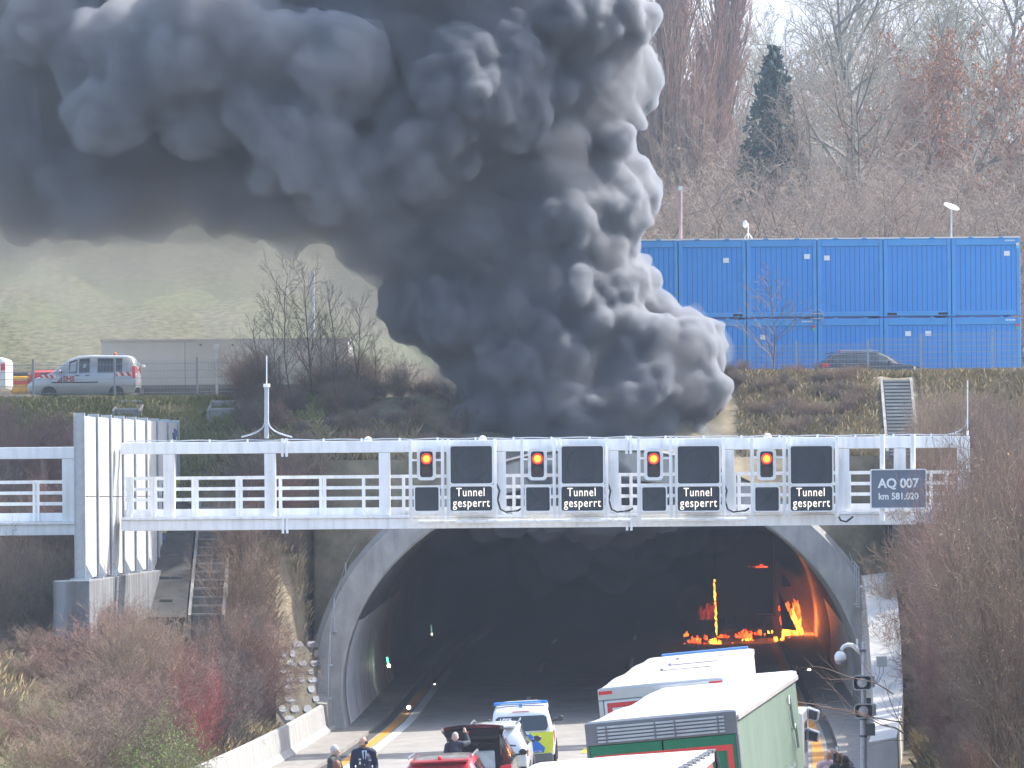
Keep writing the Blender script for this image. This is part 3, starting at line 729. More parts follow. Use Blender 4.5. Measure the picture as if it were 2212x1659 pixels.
SUV = [(0.0,.45,.92,.94,.84,.76),(.05,.32,.98,1.06,.90,.76),(.20,.26,1.02,1.40,.925,.70),(.34,.24,1.03,1.58,.93,.68),(.55,.22,1.03,1.64,.935,.675),(1.25,.22,1.03,1.685,.94,.675),(1.35,.22,1.03,1.69,.94,.675),(2.25,.22,1.01,1.68,.94,.66),(2.35,.22,1.01,1.67,.94,.66),(2.95,.22,1.0,1.52,.94,.63),(3.5,.22,.98,1.04,.93,.76),(4.15,.24,.90,.93,.90,.74),(4.45,.34,.74,.76,.82,.6),(4.52,.42,.66,.67,.7,.5)]
def suv(label, loc, rz, paint, roofm=None, tilt=0, open_gate=False, group=None):
    t = thing('parked_car', label, 'car', loc, rz, group, tilt)
    S = SUV
    if open_gate:
        S = [(.36,.24,1.03,1.585,.93,.68)]+SUV[4:]
    k = len(S)-len(SUV)
    loft_car(t, S, paint, [(4+k,5+k),(6+k,7+k),(8+k,9+k)] if not open_gate else [(1,2),(3,4),(5,6)], None if open_gate else (1,3), (9+k,10+k))
    wheels(t, (.85, 3.55), .95); mirrors(t, 3.0, 1.08, .95, BLACKP)
    for s in (-1, 1):
        MB().hexa([(s*.60,-.012,.80),(s*.925,.08,.80),(s*.925,.20,.80),(s*.60,.1,.80)], [(s*.66,.01,.95),(s*.932,.10,.97),(s*.935,.26,.97),(s*.66,.1,.95)]).build('tail_light', REDL, t, world=False)
        MB().tube([(s*.66,.55,1.70),(s*.67,.7,1.735),(s*.66,2.3,1.735),(s*.64,2.6,1.67)], .022, 6).build('roof_rail', CHROME, t, world=False)
    if not open_gate:
        boxes(t, 'number_plate', [((0,-.012,.70),(.52,.02,.11))], WHITEP); boxes(t, 'bumper', [((0,.03,.42),(1.72,.14,.20))], BLACK, .04)
        MB().hexa([(-.62,.20,1.60),(.62,.20,1.60),(.62,.45,1.615),(-.62,.45,1.615)],[(-.60,.19,1.645),(.60,.19,1.645),(.62,.5,1.668),(-.62,.5,1.668)]).build('spoiler', paint, t, world=False, bevel=.01)
    if roofm:
        g = MB(); rows = []
        for i in (4, 5, 6, 7, 8):
            s = S[i]; rows.append([(x*s[5], s[0]+(.12 if i == 4 else 0), s[3]+.012-(.022 if abs(x) > .6 else 0)) for x in (-.82, -.5, 0, .5, .82)])
        g.grid(rows); g.build('glass_roof', roofm, t, world=False, smooth=True)
    return t
def rgz(x, y): return roadz(x-XO(y), y)+.035
def put(px, D): x = PX(px, D, 1600); return (x, D, rgz(x, D))
TILT = R(-2.6)
GROOF = mat('grey_glass_roof', (.20,.19,.18), .15, var=.25, scale=3, spec=.6)
red = suv('red car with grey glass roof and roof rails, closest to the camera in the queue', put(953, 88.6), -R(4), REDP, GROOF, TILT, group='cars queueing behind the police van')
MB().sphere((0, .45, 1.70), (.05,.09,.05), nu=8, nv=6).build('roof_antenna', REDL, red, world=False)
red.scale = (1.17, 1, 1)
blk = suv('black car with its tailgate raised open', put(1031, 96.2), -R(3.5), BLACKP, None, TILT, True, group='cars queueing behind the police van')
# cargo opening and raised tailgate
INT = mat('dark_car_interior', (.012,.012,.014), .9)
g = MB(); g.hexa([(-.74,.35,.66),(.74,.35,.66),(.74,.34,.66),(-.74,.34,.66)], [(-.62,.35,1.50),(.62,.35,1.50),(.62,.34,1.50),(-.62,.34,1.50)]); g.build('cargo_opening', INT, blk, world=False)
boxes(blk, 'bumper', [((0,.30,.50),(1.80,.30,.30))], BLACKP, .06); boxes(blk, 'number_plate', [((0,.14,.52),(.52,.02,.11))], WHITEP)
boxes(blk, 'light_bag', [((.22,.30,1.10),(.55,.1,.5))], mat('pale_bag', (.45,.55,.60), .8, var=.2, scale=6), .06)
g = MB(); rows = []
for f, w in ((0,.62),(.25,.70),(.55,.78),(.8,.82),(1.0,.74)):
    y = .40-1.12*f; z = 1.62+.50*math.sin(f*1.5); rows.append([(x*w, y, z-.05*x*x) for x in (-1,-.8,-.4,0,.4,.8,1)])
low = [[(x, y+.02, z-.10) for x, y, z in r] for r in rows]
g.grid(rows); g.grid(low); g.grid([rows[-1], low[-1]]); g.grid([rows[0], low[0]])
g.grid([[r[0] for r in rows],[r[0] for r in low]]); g.grid([[r[-1] for r in rows],[r[-1] for r in low]])
tg = g.build('tailgate', BLACKP, blk, world=False, smooth=False)
g = MB(); g.hexa([(-.70,-.70,1.80),(.70,-.70,1.80),(.60,-.30,1.68),(-.60,-.30,1.68)], [(-.72,-.735,1.98),(.72,-.735,1.98),(.6,-.3,1.80),(-.6,-.3,1.80)]); g.build('tailgate_trim', INT, tg, world=False)
MB().cbox((-.12,-.745,1.92), (.08,.03,.05)).build('reflector', REDL, tg, world=False)
for s in (-1, 1): MB().tube([(s*.66,.34,1.2),(s*.70,-.4,1.80)], .018, 6).build('gas_strut', DARKST, tg, world=False)
SW = suv('white silver car between the black car and the police van', put(1072, 101.8), -R(2.5), mat('white_silver_paint', (.62,.64,.66), .25, .1, var=.04, coat=.6), None, TILT, group='cars queueing behind the police van')
# police van
VANS = [(0.0,.42,1.10,1.14,.90,.86),(.05,.36,1.14,1.30,.94,.85),(.14,.34,1.18,1.66,.955,.83),(.24,.32,1.18,1.84,.96,.80),(.5,.30,1.18,1.90,.96,.78),(1.5,.30,1.18,1.92,.96,.78),(1.6,.30,1.18,1.92,.96,.78),(2.7,.30,1.16,1.92,.96,.77),(2.8,.30,1.16,1.91,.96,.77),(3.5,.30,1.14,1.80,.95,.74),(4.25,.32,1.06,1.10,.93,.80),(4.8,.36,.92,.95,.88,.7),(5.0,.45,.75,.78,.74,.55)]
pv = thing('police_van', 'white police van with blue and yellow tail and blue light bar', 'van', put(1131, 107.3), -R(1.2), None, TILT)
loft_car(pv, VANS, WHITEP, [(4,5),(6,7),(8,9)], None, (9,10)); wheels(pv, (1.0, 4.1), .97, .34); mirrors(pv, 3.7, 1.28, .97, BLACK)
PN = mat('police_neon_yellow', (.60,.66,.03), .5, var=.03); PB = mat('police_blue', (.015,.14,.52), .4, var=.05)
def tail(poly, nm, m, dy=-.02, par=pv):
    g = MB(); n = len(poly)
    def yy(z): return (0 if z < 1.14 else .0+(z-1.14)*.30) + dy
    g.add([(x, yy(z), z) for x, z in poly]+[(x, yy(z)+.06, z) for x, z in poly], [tuple(range(n))]+[(i, (i+1) % n, n+(i+1) % n, n+i) for i in range(n)]); return g.build(nm, m, par, world=False)
tail([(-.86,.50),(.86,.50),(.92,.75),(.93,1.12),(-.93,1.12),(-.92,.75)], 'tailgate_panel', PN, -.022)
tail([(-.30,1.115),(.22,1.115),(.66,.66),(.62,.52),(.12,.52),(.06,.68)], 'blue_chevron', PB, -.027)
tail([(-.88,.7),(-.70,1.115),(-.45,1.115),(-.2,.52),(-.84,.52)], 'blue_chevron', PB, -.027)
tail([(-.27,1.07),(.24,1.07),(.20,1.112),(-.29,1.112)], 'white_strip', TXTW, -.031)
tail([(-.72,1.17),(.72,1.17),(.78,1.30),(.74,1.56),(.66,1.61),(-.66,1.61),(-.74,1.56),(-.78,1.30)], 'rear_window', GLASS, -.06)
text('1/295', .16, (-.46, .05, 1.50), pv, TXTW, 'lettering', 1.0, (R(75),0,0), bold=.006)
text('BWL 4-1126', .075, (.36, -.035, .56), pv, TXTW, 'number_plate', 1.0)
boxes(pv, 'bumper', [((0,.02,.36),(1.78,.16,.24))], mat('grey_bumper', (.12,.125,.13), .6), .04)
for s in (-1, 1):
    MB().hexa([(s*.80,-.03,.78),(s*.955,.06,.78),(s*.96,.16,.78),(s*.80,.1,.78)], [(s*.84,.0,1.13),(s*.965,.09,1.15),(s*.965,.22,1.15),(s*.84,.1,1.13)]).build('tail_light', REDL, pv, world=False)
tail([(-.25,1.735),(.25,1.735),(.25,1.75),(-.25,1.75)], 'brake_light', REDL, -.03)
PBL = mat('light_bar_blue', (.02,.20,.62), .15, var=.3, scale=5, coat=.6)
lb = MB().box((-.80,.42,1.925), (.80,.62,2.02)).build('light_bar', PBL, pv, world=False, bevel=.04)
MB().box((-.60,.41,1.95), (.60,.419,1.985)).build('light_bar_lens', mat('light_bar_lens', (.4,.5,.62), .2), lb, world=False)
MB().cbox((0,.30,1.89), (.09,.06,.09)).build('rear_beacon', PBL, pv, world=False)
# ---- lorries
def lorry(label, p_top_rear, p_top_front, w, rearm, sidem, roofm, kind):
    a, b = Vector(p_top_rear), Vector(p_top_front)        # top right edge, rear and front
    d = b-a; L = 13.6; hd = math.atan2(d.x, d.y); 
    c = a-(Matrix.Rotation(-hd, 3, 'Z') @ Matrix.Rotation(R(-5.2), 3, 'Y')) @ Vector((w/2, 0, 4.0))
    t = thing('lorry_trailer', label, 'lorry', c, -hd, 'lorries held in front of the tunnel', R(-5.2))
    def bx(nm, a_, b_, m, par=t, bevel=.015): return MB().box(a_, b_, ).build(nm, m, par, world=False, bevel=bevel)
    h = w/2
    bx('chassis', (-.5,.3,.75), (.5,L-.2,1.05), DARKST)
    g = MB(); rows = []                                   # curtain sides slightly wavy
    SG = 68
    for i in range(SG+1):
        y = .12+(L-.24)*i/SG; o = .018*math.sin(i*1.9)+.01*math.sin(i*.7)
        rows.append([(h-.03+o, y, 1.1), (h-.02+o, y, 2.4), (h-.03+o*.4, y, 3.86)])
    if kind == 'box': rows = [[(h-.01, y, 1.1), (h-.01, y, 3.9)] for y in (.12, L-.1)]
    n_ = len(rows[0]); g.grid(rows); g.grid([[(-x, y, z) for x, y, z in r] for r in rows]); g.grid([[(h-.05,.12,1.1),(h-.05,.12,3.86)],[(-h+.05,.12,1.1),(-h+.05,.12,3.86)]]); g.grid([[(h-.05,L-.12,1.1),(h-.05,L-.12,3.86)],[(-h+.05,L-.12,1.1),(-h+.05,L-.12,3.86)]])
    g.build('side_curtain' if kind != 'box' else 'side_wall', sidem, t, world=False, smooth=True, fix=False)
    g = MB(); rr = []
    for i in range(13):
        y = -.03+(L+.05)*i/12; sag = -.02*math.sin(i*1.3)+(-.05*math.sin(math.pi*i/12) if kind != 'box' else 0)
        rr.append([(-h,y,3.86+sag),(-h,y,3.975+sag),(-h+.1,y,4.0+sag),(0,y,4.01+sag*1.3),(h-.1,y,4.0+sag),(h,y,3.975+sag),(h,y,3.86+sag)])
    g.grid(rr); g.f += [tuple(range(7)), tuple(len(g.v)-1-i for i in range(7))]; g.m += [0,0]
    g.build('roof', roofm, t, world=False, smooth=False)
    bx('floor', (-h,.05,1.0), (h,L,1.12), DARKST)
    for y in (1.9, 3.2, 4.5):
        for s in (-1, 1): MB().lathe([(.3,-.15),(.5,-.15),(.52,-.1),(.52,.1),(.5,.15),(.3,.15)], (s*(h-.2), y, .52), 'x', 20).build('wheel', RUBBER, t, world=False)
    return t, bx, h, L
TARPG = mat('grey_green_tarp', (.135,.195,.155), .6, var=.08, scale=.8, col2=(.165,.215,.18), streak=((.10,.155,.125), .35, 4, .3))  # greyer green than the rear doors
RFW = mat('white_tarp_roof', (.58,.58,.585), .55, var=.06, scale=.9)
GRN = mat('green_lorry_doors', (.012,.17,.085), .4, var=.06, scale=1.2); REDT = mat('red_reflective_tape', (.70,.06,.05), .4, var=.05); ALU = mat('grey_aluminium', (.17,.175,.19), .5, .3, var=.1)
D1 = 63.2
gl_, bx, h, L = lorry('green lorry trailer with red border tape and grey green tarpaulin side', P(1590, 1531, D1), P(1721, 1456, 76.8), 2.66, GRN, TARPG, RFW, 'curtain')
bx('rear_header', (-h+.005,-.055,3.58), (h-.005,.10,3.965), ALU)
for k in range(5): MB().box((-h+.22,-.085,3.62+k*.062), (h-.22,-.058,3.655+k*.062)).build('header_slat', GALV, gl_, world=False)
for x in (-.95,-.1,.25,1.0): MB().box((x-.015,-.10,3.60), (x+.015,-.087,3.90)).build('hinge', ALU, gl_, world=False)
bx('rear_door', (-h+.05,-.03,1.12), (-.012,.10,3.575), GRN); bx('rear_door', (.012,-.03,1.12), (h-.05,.10,3.575), GRN)
for s in (-1, 1): bx('corner_post', (s*h-.05 if s > 0 else -h, -.05, 1.0), (h if s > 0 else -h+.05, .12, 3.575), ALU)
g = MB(); g.box((-h+.12,-.036,3.30), (h-.12,-.031,3.40)); g.box((-h+.12,-.036,1.2), (-h+.22,-.031,3.30)); g.box((h-.22,-.036,1.2), (h-.12,-.031,3.30)); g.build('reflective_border', REDT, gl_, world=False)
for k in range(10): x = -1.05+k*.233; MB().box((x,-.0345,1.2),(x+.008,-.031,3.29)).build('door_seam', mat('door_seam', (.01,.10,.05), .5), gl_, world=False) if k != 5 else None
tx = mat('faded_white_print', (.30,.34,.32), .6, var=.1)
text('ONWARD', 1.0, (h+.03, 5.2, 1.55), gl_, tx, 'lettering', .9, (R(90),0,R(90)), bold=.03)
text('Umweltbewusst', .62, (h+.03, 9.6, 2.15), gl_, tx, 'lettering', .55, (R(90),0,R(90)))
MB().tube([(h+.03, 10.6+1.3*f, 3.45-.5*f+.25*math.sin(9*f)-1.6*max(0, f-.5)**1.5) for f in frange(0, 1, 16)], .025, 4).build('printed_curve', tx, gl_, world=False)
for y in frange(.1, L-.1, 24): MB().box((h-.02, y, 3.84), (h+.02, y+.05, 3.90)).build('strap_end', ALU, gl_, world=False)
bx('roof_rail', (h-.01,.0,3.80), (h+.035,L-.05,3.90), mat('pale_aluminium', (.42,.40,.40), .45, .2, var=.1))
wl_, bx, h, L = lorry('white box lorry trailer with three ribs on its roof and red tape round its doors', P(1562, 1462, 75.0), P(1629, 1411, 88.6), 2.6, WHITEP, mat('white_box_side', (.62,.60,.60), .5, var=.06, streak=((.40,.37,.36), .6, 4, .25)), RFW, 'box')
bx('rear_frame', (-h,-.06,3.74), (h,.10,3.965), CHROME); 
for s in (-1, 1): bx('rear_frame', (s*h-.10 if s > 0 else -h, -.055, 1.0), (h if s > 0 else -h+.10, .12, 3.735), CHROME)
bx('rear_door', (-h+.105,-.03,1.12), (h-.105,.10,3.735), WHITEP)
g = MB(); g.box((-h+.17,-.036,3.58), (h-.17,-.031,3.68)); g.box((-h+.17,-.036,1.2), (-h+.27,-.031,3.58)); g.box((h-.27,-.036,1.2), (h-.17,-.031,3.58)); g.build('reflective_border', REDT, wl_, world=False)
boxes(wl_, 'marker_lamp', [((-h+.16,-.065,3.90),(.28,.03,.07)), ((h-.16,-.065,3.90),(.28,.03,.07))], REDL)
boxes(wl_, 'hinge', [((-h+.25,-.07,3.30),(.42,.04,.08)), ((-h+.95,-.07,3.62),(.10,.05,.36)), ((.4,-.07,3.62),(.10,.05,.36))], CHROME, .02)
for y in (5.0, 7.6, 10.2):
    g = MB(); g.tube([(-.35,y+.12,4.015),(-.30,y,4.03),(.75,y,4.03),(.85,y+.2,4.015)], .018, 5); g.build('roof_rib', mat('roof_rib', (.42,.36,.36), .6), wl_, world=False)
    MB().cbox((-.35,y+.35,4.03), (.07,.07,.05)).build('roof_bolt', DARKST, wl_, world=False)
bx('front_deflector', (-h+.35,L+.02,3.88), (h-.15,L+.25,4.06), mat('blue_deflector', (.10,.24,.55), .4, var=.1))
tl_, bx, h, L = lorry('nearest lorry trailer, its white tarpaulin roof cut off by the bottom picture edge', P(1545-102, 1618+58, 50.0-5), P(1545, 1618, 50.0), 2.55, WHITEP, mat('reddish_tarp', (.32,.10,.10), .6, var=.2), RFW, 'curtain')
tl_.rotation_euler = (0, R(-4.6), -R(10)); tl_.location = P(1545, 1618, 50.0)-(Matrix.Rotation(-R(10), 3, 'Z') @ Matrix.Rotation(R(-4.6), 3, 'Y')) @ Vector((h, L, 4.0))
for k in range(26): MB().cbox((h-.03, L-.25-k*.42, 3.995), (.10, .26, .03)).build('roof_clip', ALU, tl_, world=False)
MB().tube([(h+.01,L-.1,3.98),(h+.04,L-.16,3.8),(h+.03,L-.3,3.4),(h+.01,L-.34,2.6)], .035, 6).build('corner_seal', BLACK, tl_, world=False)
# white lorry cab edge right of the green lorry
wc = thing('lorry_tractor', 'white lorry cab showing as a thin sliver with two mirrors right of the green trailer', 'lorry', P(1690, 1640, 79.5)-Vector((0,0,0)), -R(8))
wc.location.x = PX(1729, 79.5)-.42; wc.location.z = rgz(wc.location.x-.2, 79)
def bxw(nm, a_, b_, m): return MB().box(a_, b_).build(nm, m, wc, world=False, bevel=.04)
x0 = 0
bxw('cab', (-2.0,.0,.55), (.42,2.2,2.85), WHITEP); bxw('side_window', (.40,.7,1.9), (.428,1.7,2.6), GLASS)
MB().hexa([(.40,.2,.5),(.44,.2,.5),(.44,1.9,.5),(.40,1.9,.5)],[(.40,.2,1.7),(.44,.2,1.7),(.44,1.9,1.5),(.40,1.9,1.5)]).build('door', SILVP, wc, world=False)
for zz in (2.75, 2.28):
    o = MB().hexa([(.43,1.75,zz-.16),(.66,1.72,zz-.20),(.66,1.9,zz-.20),(.43,1.9,zz-.16)],[(.43,1.7,zz+.13),(.70,1.7,zz+.03),(.70,1.95,zz+.03),(.43,1.95,zz+.13)]).build('wing_mirror', WHITEP, wc, world=False, bevel=.03)
    MB().hexa([(.46,1.685,zz-.13),(.63,1.685,zz-.17),(.63,1.69,zz-.17),(.46,1.69,zz-.13)],[(.46,1.67,zz+.07),(.66,1.67,zz+.01),(.66,1.675,zz+.01),(.46,1.675,zz+.07)]).build('mirror_glass', GLASS, o, world=False)
for y in (.7, -2.6): MB().lathe([(.3,-.15),(.5,-.15),(.52,0),(.5,.15),(.3,.15)], (.28, y, .52), 'x', 20).build('wheel', RUBBER, wc, world=False)
# ------------------------------------------------------------------ burning lorry and fire
BURNT = mat('charred_lorry', (.012,.012,.013), .85, var=.4, scale=3)
q = P(1612, 1376, 170); bl = thing('burning_lorry', 'black charred lorry burning inside the tunnel', 'lorry', (q.x, q.y, rgz(q.x, 170)), -R(2.4))
def bb(nm, a_, b_, m=BURNT): return MB().box(a_, b_).build(nm, m, bl, world=False, bevel=.01)
wB = 1.36
bb('trailer_box', (-wB,0,1.15), (wB,13,4.95)); bb('chassis', (-.45,.2,.8), (.45,13,1.14)); bb('bumper', (-1.2,-.06,.45), (1.2,.02,.62))
boxes(bl, 'rear_frame', [((wB-.06,-.02,3.0),(.05,.03,3.5)), ((.9,-.02,1.22),(.8,.03,.05))], mat('faint_yellow_tape', (.22,.20,.06), .6), 0)
for y in (1.6, 2.9, 4.2):
    for s in (-1, 1): MB().lathe([(.25,-.16),(.5,-.16),(.5,.16),(.25,.16)], (s*1.1, y, .5), 'x', 16).build('wheel', BURNT, bl, world=False)
MB().hexa([(wB+.28,-.6,.55),(wB+1.0,-.5,.45),(wB+1.0,-.4,.45),(wB+.28,-.5,.55)], [(wB+.14,-.6,2.3),(wB+.24,-.55,2.1),(wB+.24,-.45,2.1),(wB+.14,-.5,2.3)]).build('torn_sheet', BURNT, bl, world=False)
MB().hexa([(wB+.34,-.6,2.5),(wB+.72,-.5,2.55),(wB+.72,-.4,2.55),(wB+.34,-.5,2.5)], [(wB+.26,-.6,3.0),(wB+.40,-.55,3.1),(wB+.40,-.45,3.1),(wB+.26,-.5,3.0)]).build('torn_sheet', BURNT, bl, world=False)
FLY = emis('flame_yellow', (1,.42,.035), 8, (1,.07,.006), 2.2); FLO = emis('flame_orange', (1,.17,.014), 4, (.85,.03,.004), 2.5); FLD = emis('flame_deep_red', (.8,.05,.008), 1.1, (.18,.008,.002), 1.6)
rf = random.Random(11)
def flame(px, py, w, h, D, m, label, n=None):
    """ragged flame: several tongues grown from px,py (base, photograph pixels)"""
    b = P(px, py, D); s = D/FPX; W, H = w*s, h*s; g = MB()
    n = n or max(4, int(w/2.6))
    for k in range(n):
        f = rf.uniform(-.5, .5); x = b.x+f*W; hh = H*(1-abs(f)*1.1)*rf.uniform(.45, 1.0); r0 = max(.035, min(W*.17, hh*.2))*rf.uniform(.5, 1.1)
        y = b.y+rf.uniform(-.5, .5); pts = []; rs = []; ph = rf.uniform(0, 6)
        for i in range(9):
            q = i/8; pts.append((x+math.sin(ph+q*5)*r0*.7*q+W*.10*q*rf.uniform(-1, 1), y+math.cos(ph+q*4)*r0*.4*q, b.z+hh*q)); rs.append(r0*(.5+1.0*q-1.5*q*q)*rf.uniform(.8, 1.2)+.012)
        g.tube(pts, rs, 7)
    return tag(g.build('flame', m, smooth=True), label, 'fire', 'flames around the burning lorry')
FL = [(1712,1380,40,92,170.9,FLY,'tall yellow flame beside the right side of the burning lorry'),(1710,1352,46,78,172,FLO,'orange flame rolling above the tall yellow flame'),(1693,1320,22,36,172.5,FLO,'topmost orange flame tongue by the torn sheet'),(1735,1385,70,14,172,FLD,'dull red glow line on the ground right of the lorry'),
 (1764,1386,9,16,171,FLY,'small bright flame at the foot of the right tunnel wall'),(1677,1391,14,18,169,FLY,'small yellow flame at the right rear corner of the lorry'),(1700,1383,30,8,169,FLY,'low yellow flame under the torn sheet'),
 (1545,1397,26,30,169,FLY,'yellow flame heap at the left rear corner of the lorry'),(1519,1396,28,12,169,FLO,'low orange flames left of the flame heap'),(1580,1397,52,9,168.6,FLY,'low strip of yellow flames on the road behind the lorry'),
 (1500,1389,30,20,170,FLO,'orange flames on debris left of the lorry'),(1482,1375,10,14,170,FLO,'small orange flame highest on the left debris'),(1524,1382,8,20,170,FLO,'narrow orange flame between debris and lorry'),
 (1563,1378,26,10,168.9,FLO,'orange fire under the left half of the chassis'),(1611,1378,40,22,168.9,FLO,'orange fire in the middle of the chassis'),(1640,1372,24,14,168.9,FLO,'orange fire at the right part of the chassis'),(1612,1384,30,8,168.7,FLY,'yellow embers under the chassis'),(1664,1368,9,12,169,FLY,'single small flame under the right trailer edge'),
 (1646,1226,26,7,169.5,FLO,'thin line of flame along the roof edge of the lorry'),(1625,1225,18,4,169.5,FLD,'faint red embers on the lorry roof'),
 (1289,1401,12,8,176,FLO,'small isolated fire on the road left of the lorry'),(1328,1400,6,6,176,FLO,'tiny fire next to the isolated fire'),(1243,1398,5,5,178,FLD,'faint ember glowing in the dark left half of the tunnel'),(1478,1392,5,4,170,FLO,'spark at the far left of the flames'),(1216,1427,3,4,165,FLO,'tiny spark on the road left of the white lorry')]
for a in FL: flame(*a)
g = MB(); pts = []
for i in range(60):
    py = 1252+ (1372-1252)*i/59; c = P(1543+.8*math.sin(i*.9)+5*(i/59)+rf.uniform(-.6,.6), py, 168.9); r = rf.choice((.008,.02,.03,.05))*rf.uniform(.8,1.1); g.sphere(c, (r, r*.8, r*1.5), nu=6, nv=5)
tag(g.build('flame', FLY, smooth=True), 'vertical thread of fire up the left rear edge of the lorry', 'fire', 'flames around the burning lorry')
flame(1530, 1338, 40, 55, 174, FLD, 'dim red fire glowing through smoke left of the lorry', 6)

fl_ = bpy.data.lights.new('fire_glow', 'POINT'); fl_.energy = 900; fl_.color = (1, .22, .04); fl_.shadow_soft_size = .7
fo = bpy.data.objects.new('fire_glow', fl_); COL.objects.link(fo); fo.location = P(1722, 1345, 171.3)
# ------------------------------------------------------------------ things on top of the embankment
def wz(px, py, D): return P(px, py, D).z
# blue containers
CB = mat('container_blue', (.055,.29,.74), .45, var=.05, scale=.5, streak=((.075,.33,.78), .5, .8, .3))
CBF = mat('container_blue_frame', (.075,.32,.70), .45, var=.07, scale=1.5)
CWT = mat('container_white_roof', (.75,.76,.77), .6, var=.05); STK = mat('white_sticker', (.82,.86,.85), .4, var=.02); GAP = mat('panel_groove', (.015,.08,.30), .6)
DC = 151.0; cxs = [1318,1465,1612,1765,1908,2055,2205]
def container(px0, px1, zt, zb, label, stickers=(), roof=False, forks=(), tags=()):
    a, b = P(px0+.8, 600, DC).x, P(px1-.8, 600, DC).x; w = b-a
    t = thing('site_container', label, 'container', ((a+b)/2, DC, zb), 0, 'stacked blue site containers')
    h = zt-zb; x0, x1 = -w/2, w/2
    g = MB(); g.box((x0+.16, .05, .22), (x1-.16, 6.0, h-.30)); g.build('wall_panel', CB, t, world=False)
    n = 12; g = MB()
    for k in range(1, n):
        x = x0+.16+(w-.32)*k/n; g.box((x-.008, .042, .23), (x+.008, .049, h-.31))
    g.build('panel_groove', GAP, t, world=False)
    MB().box((x0, 0, 0), (x0+.158, .2, h)).build('corner_post', CBF, t, world=False, bevel=.02); MB().box((x1-.158, 0, 0), (x1, .2, h)).build('corner_post', CBF, t, world=False, bevel=.02)
    MB().box((x0+.16, .01, h-.296), (x1-.16, .2, h-.003)).build('top_rail', CBF, t, world=False, bevel=.02); MB().box((x0+.16, .01, .03), (x1-.16, .2, .216)).build('bottom_rail', CBF, t, world=False, bevel=.02)
    MB().box((x0+.02, .2, .1), (x0+.15, 6.0, h-.02)).build('side_wall', CB, t, world=False); MB().box((x1-.15, .2, .1), (x1-.02, 6.0, h-.02)).build('side_wall', CB, t, world=False)
    if roof: MB().box((x0, -.01, h+.004), (x1, 6.05, h+.06)).build('roof', CWT, t, world=False)
    for fx, fz in stickers: MB().box((fx*w-.10+x0, .02, fz*h-.1), (fx*w+.14+x0, .04, fz*h+.1)).build('sticker', STK, t, world=False, bevel=.015)
    for fx in forks: MB().box((fx*w-.2+x0, .002, .07), (fx*w+.2+x0, .008, .16)).build('fork_pocket', BLACK, t, world=False)
    for fx, fz, c1, c2 in tags:
        MB().box((fx*w-.05+x0, -.012, fz*h), (fx*w+.06+x0, -.002, fz*h+.12)).build('tag', mat('tag_'+c1, {'red':(.6,.1,.1),'white':(.7,.75,.75)}[c1], .5), t, world=False)
        MB().box((fx*w-.05+x0, -.012, fz*h-.12), (fx*w+.06+x0, -.002, fz*h-.004)).build('tag', mat('tag_'+c2, {'green':(.1,.5,.25),'cyan':(.15,.55,.75)}[c2], .5), t, world=False)
    for k in range(7):
        if fx_txt.get((px0, roof)): MB().box((x1-.62+k*.06, .001, h-.14), (x1-.585+k*.06, .006, h-.08)).build('serial_digit', STK, t, world=False)
    g = MB()
    for f in (.28, .72): g.prism([(x0+w*f-.12,h-.004),(x0+w*f+.12,h-.004),(x0+w*f+.07,h+.05),(x0+w*f-.07,h+.05)], -.02, -.012)
    g.build('lifting_lug', CBF, t, world=False)
    return t
fx_txt = {(2055, True): 1, (2055, False): 1, (1612, False): 1}
zs = P(1765, 687, DC).z; ztp = P(1765, 517, DC).z; zg = zs-(ztp-zs)
ordn = ['first', 'second', 'third', 'fourth', 'fifth', 'sixth']
stU = [(), ((.70,.74),), ((.86,.78),), ((.14,.76),), (), ((.80,.80),)]
stL = [(), (), ((.22,.77),), (), ((.35,.80),(.65,.80)), ()]
for i in range(6):
    if i > 0: container(cxs[i], cxs[i+1], zs-.03, zg, 'lower blue site container, %s from the left in its row' % ordn[i], stL[i], False, (), ((.95,.88,'red','green'),) if i in (2, 5) else ())
    container(cxs[i], cxs[i+1], ztp, zs+.03, 'upper blue site container, %s from the left in its row' % ordn[i], stU[i], True, ((.12,),(.88,) ,(),(),(.12,.88),())[i] if i in (1, 4) else (), ((.96,.90,'white','cyan'),) if i == 5 else ())
q = P(1765, 683, DC-.05); g = MB()
for i in range(18): pass
g.tube([(q.x+.28*math.cos(a), q.y-.03, q.z+.28*math.sin(a)) for a in frange(0, 2*math.pi, 20)], .012, 5)
for dz in (-.1, .1): g.tube([(q.x-.25, q.y-.03, q.z+dz), (q.x+.25, q.y-.03, q.z+dz)], .03, 6)
tag(g.build('coupling', GALV), 'small round metal coupling clamping the four middle containers', 'clamp')
# rooftop equipment
def mast(label, px, py0, py1, D, r, m, nm='antenna_mast'):
    a, b = P(px, py0, D), P(px, py1, D); t = thing(nm, label, 'mast', a); MB().tube([a, b], r, 8).build('pole', m, t); return t, a, b
t, a, b = mast('tall reddish grey mast with white cap above the second container', 1470, 521, 410, DC+1, .07, mat('pinkish_pole', (.40,.28,.28), .5)); MB().cbox((b.x, b.y, b.z+.06), (.16,.16,.16)).build('cap', WHITEP, t)
t, a, b = mast('small white radio dish on a tripod on the container roof', 1616, 519, 482, DC+1, .025, WHITEP, 'radio_antenna')
MB().sphere((b.x-.13, b.y-.1, b.z-.05), (.10,.07,.15), nu=12, nv=8).build('dish', WHITEP, t)
for dx, dy in ((-.22,-.1),(.22,-.1),(0,.25)): MB().tube([a+Vector((dx,dy,-.02)), a+Vector((0,0,.32))], .018, 5).build('leg', WHITEP, t)
t, a, b = mast('white flat satellite dish tilted on a thin grey mast above the fifth container', 2055, 517, 448, DC+1, .035, GALV, 'satellite_dish')
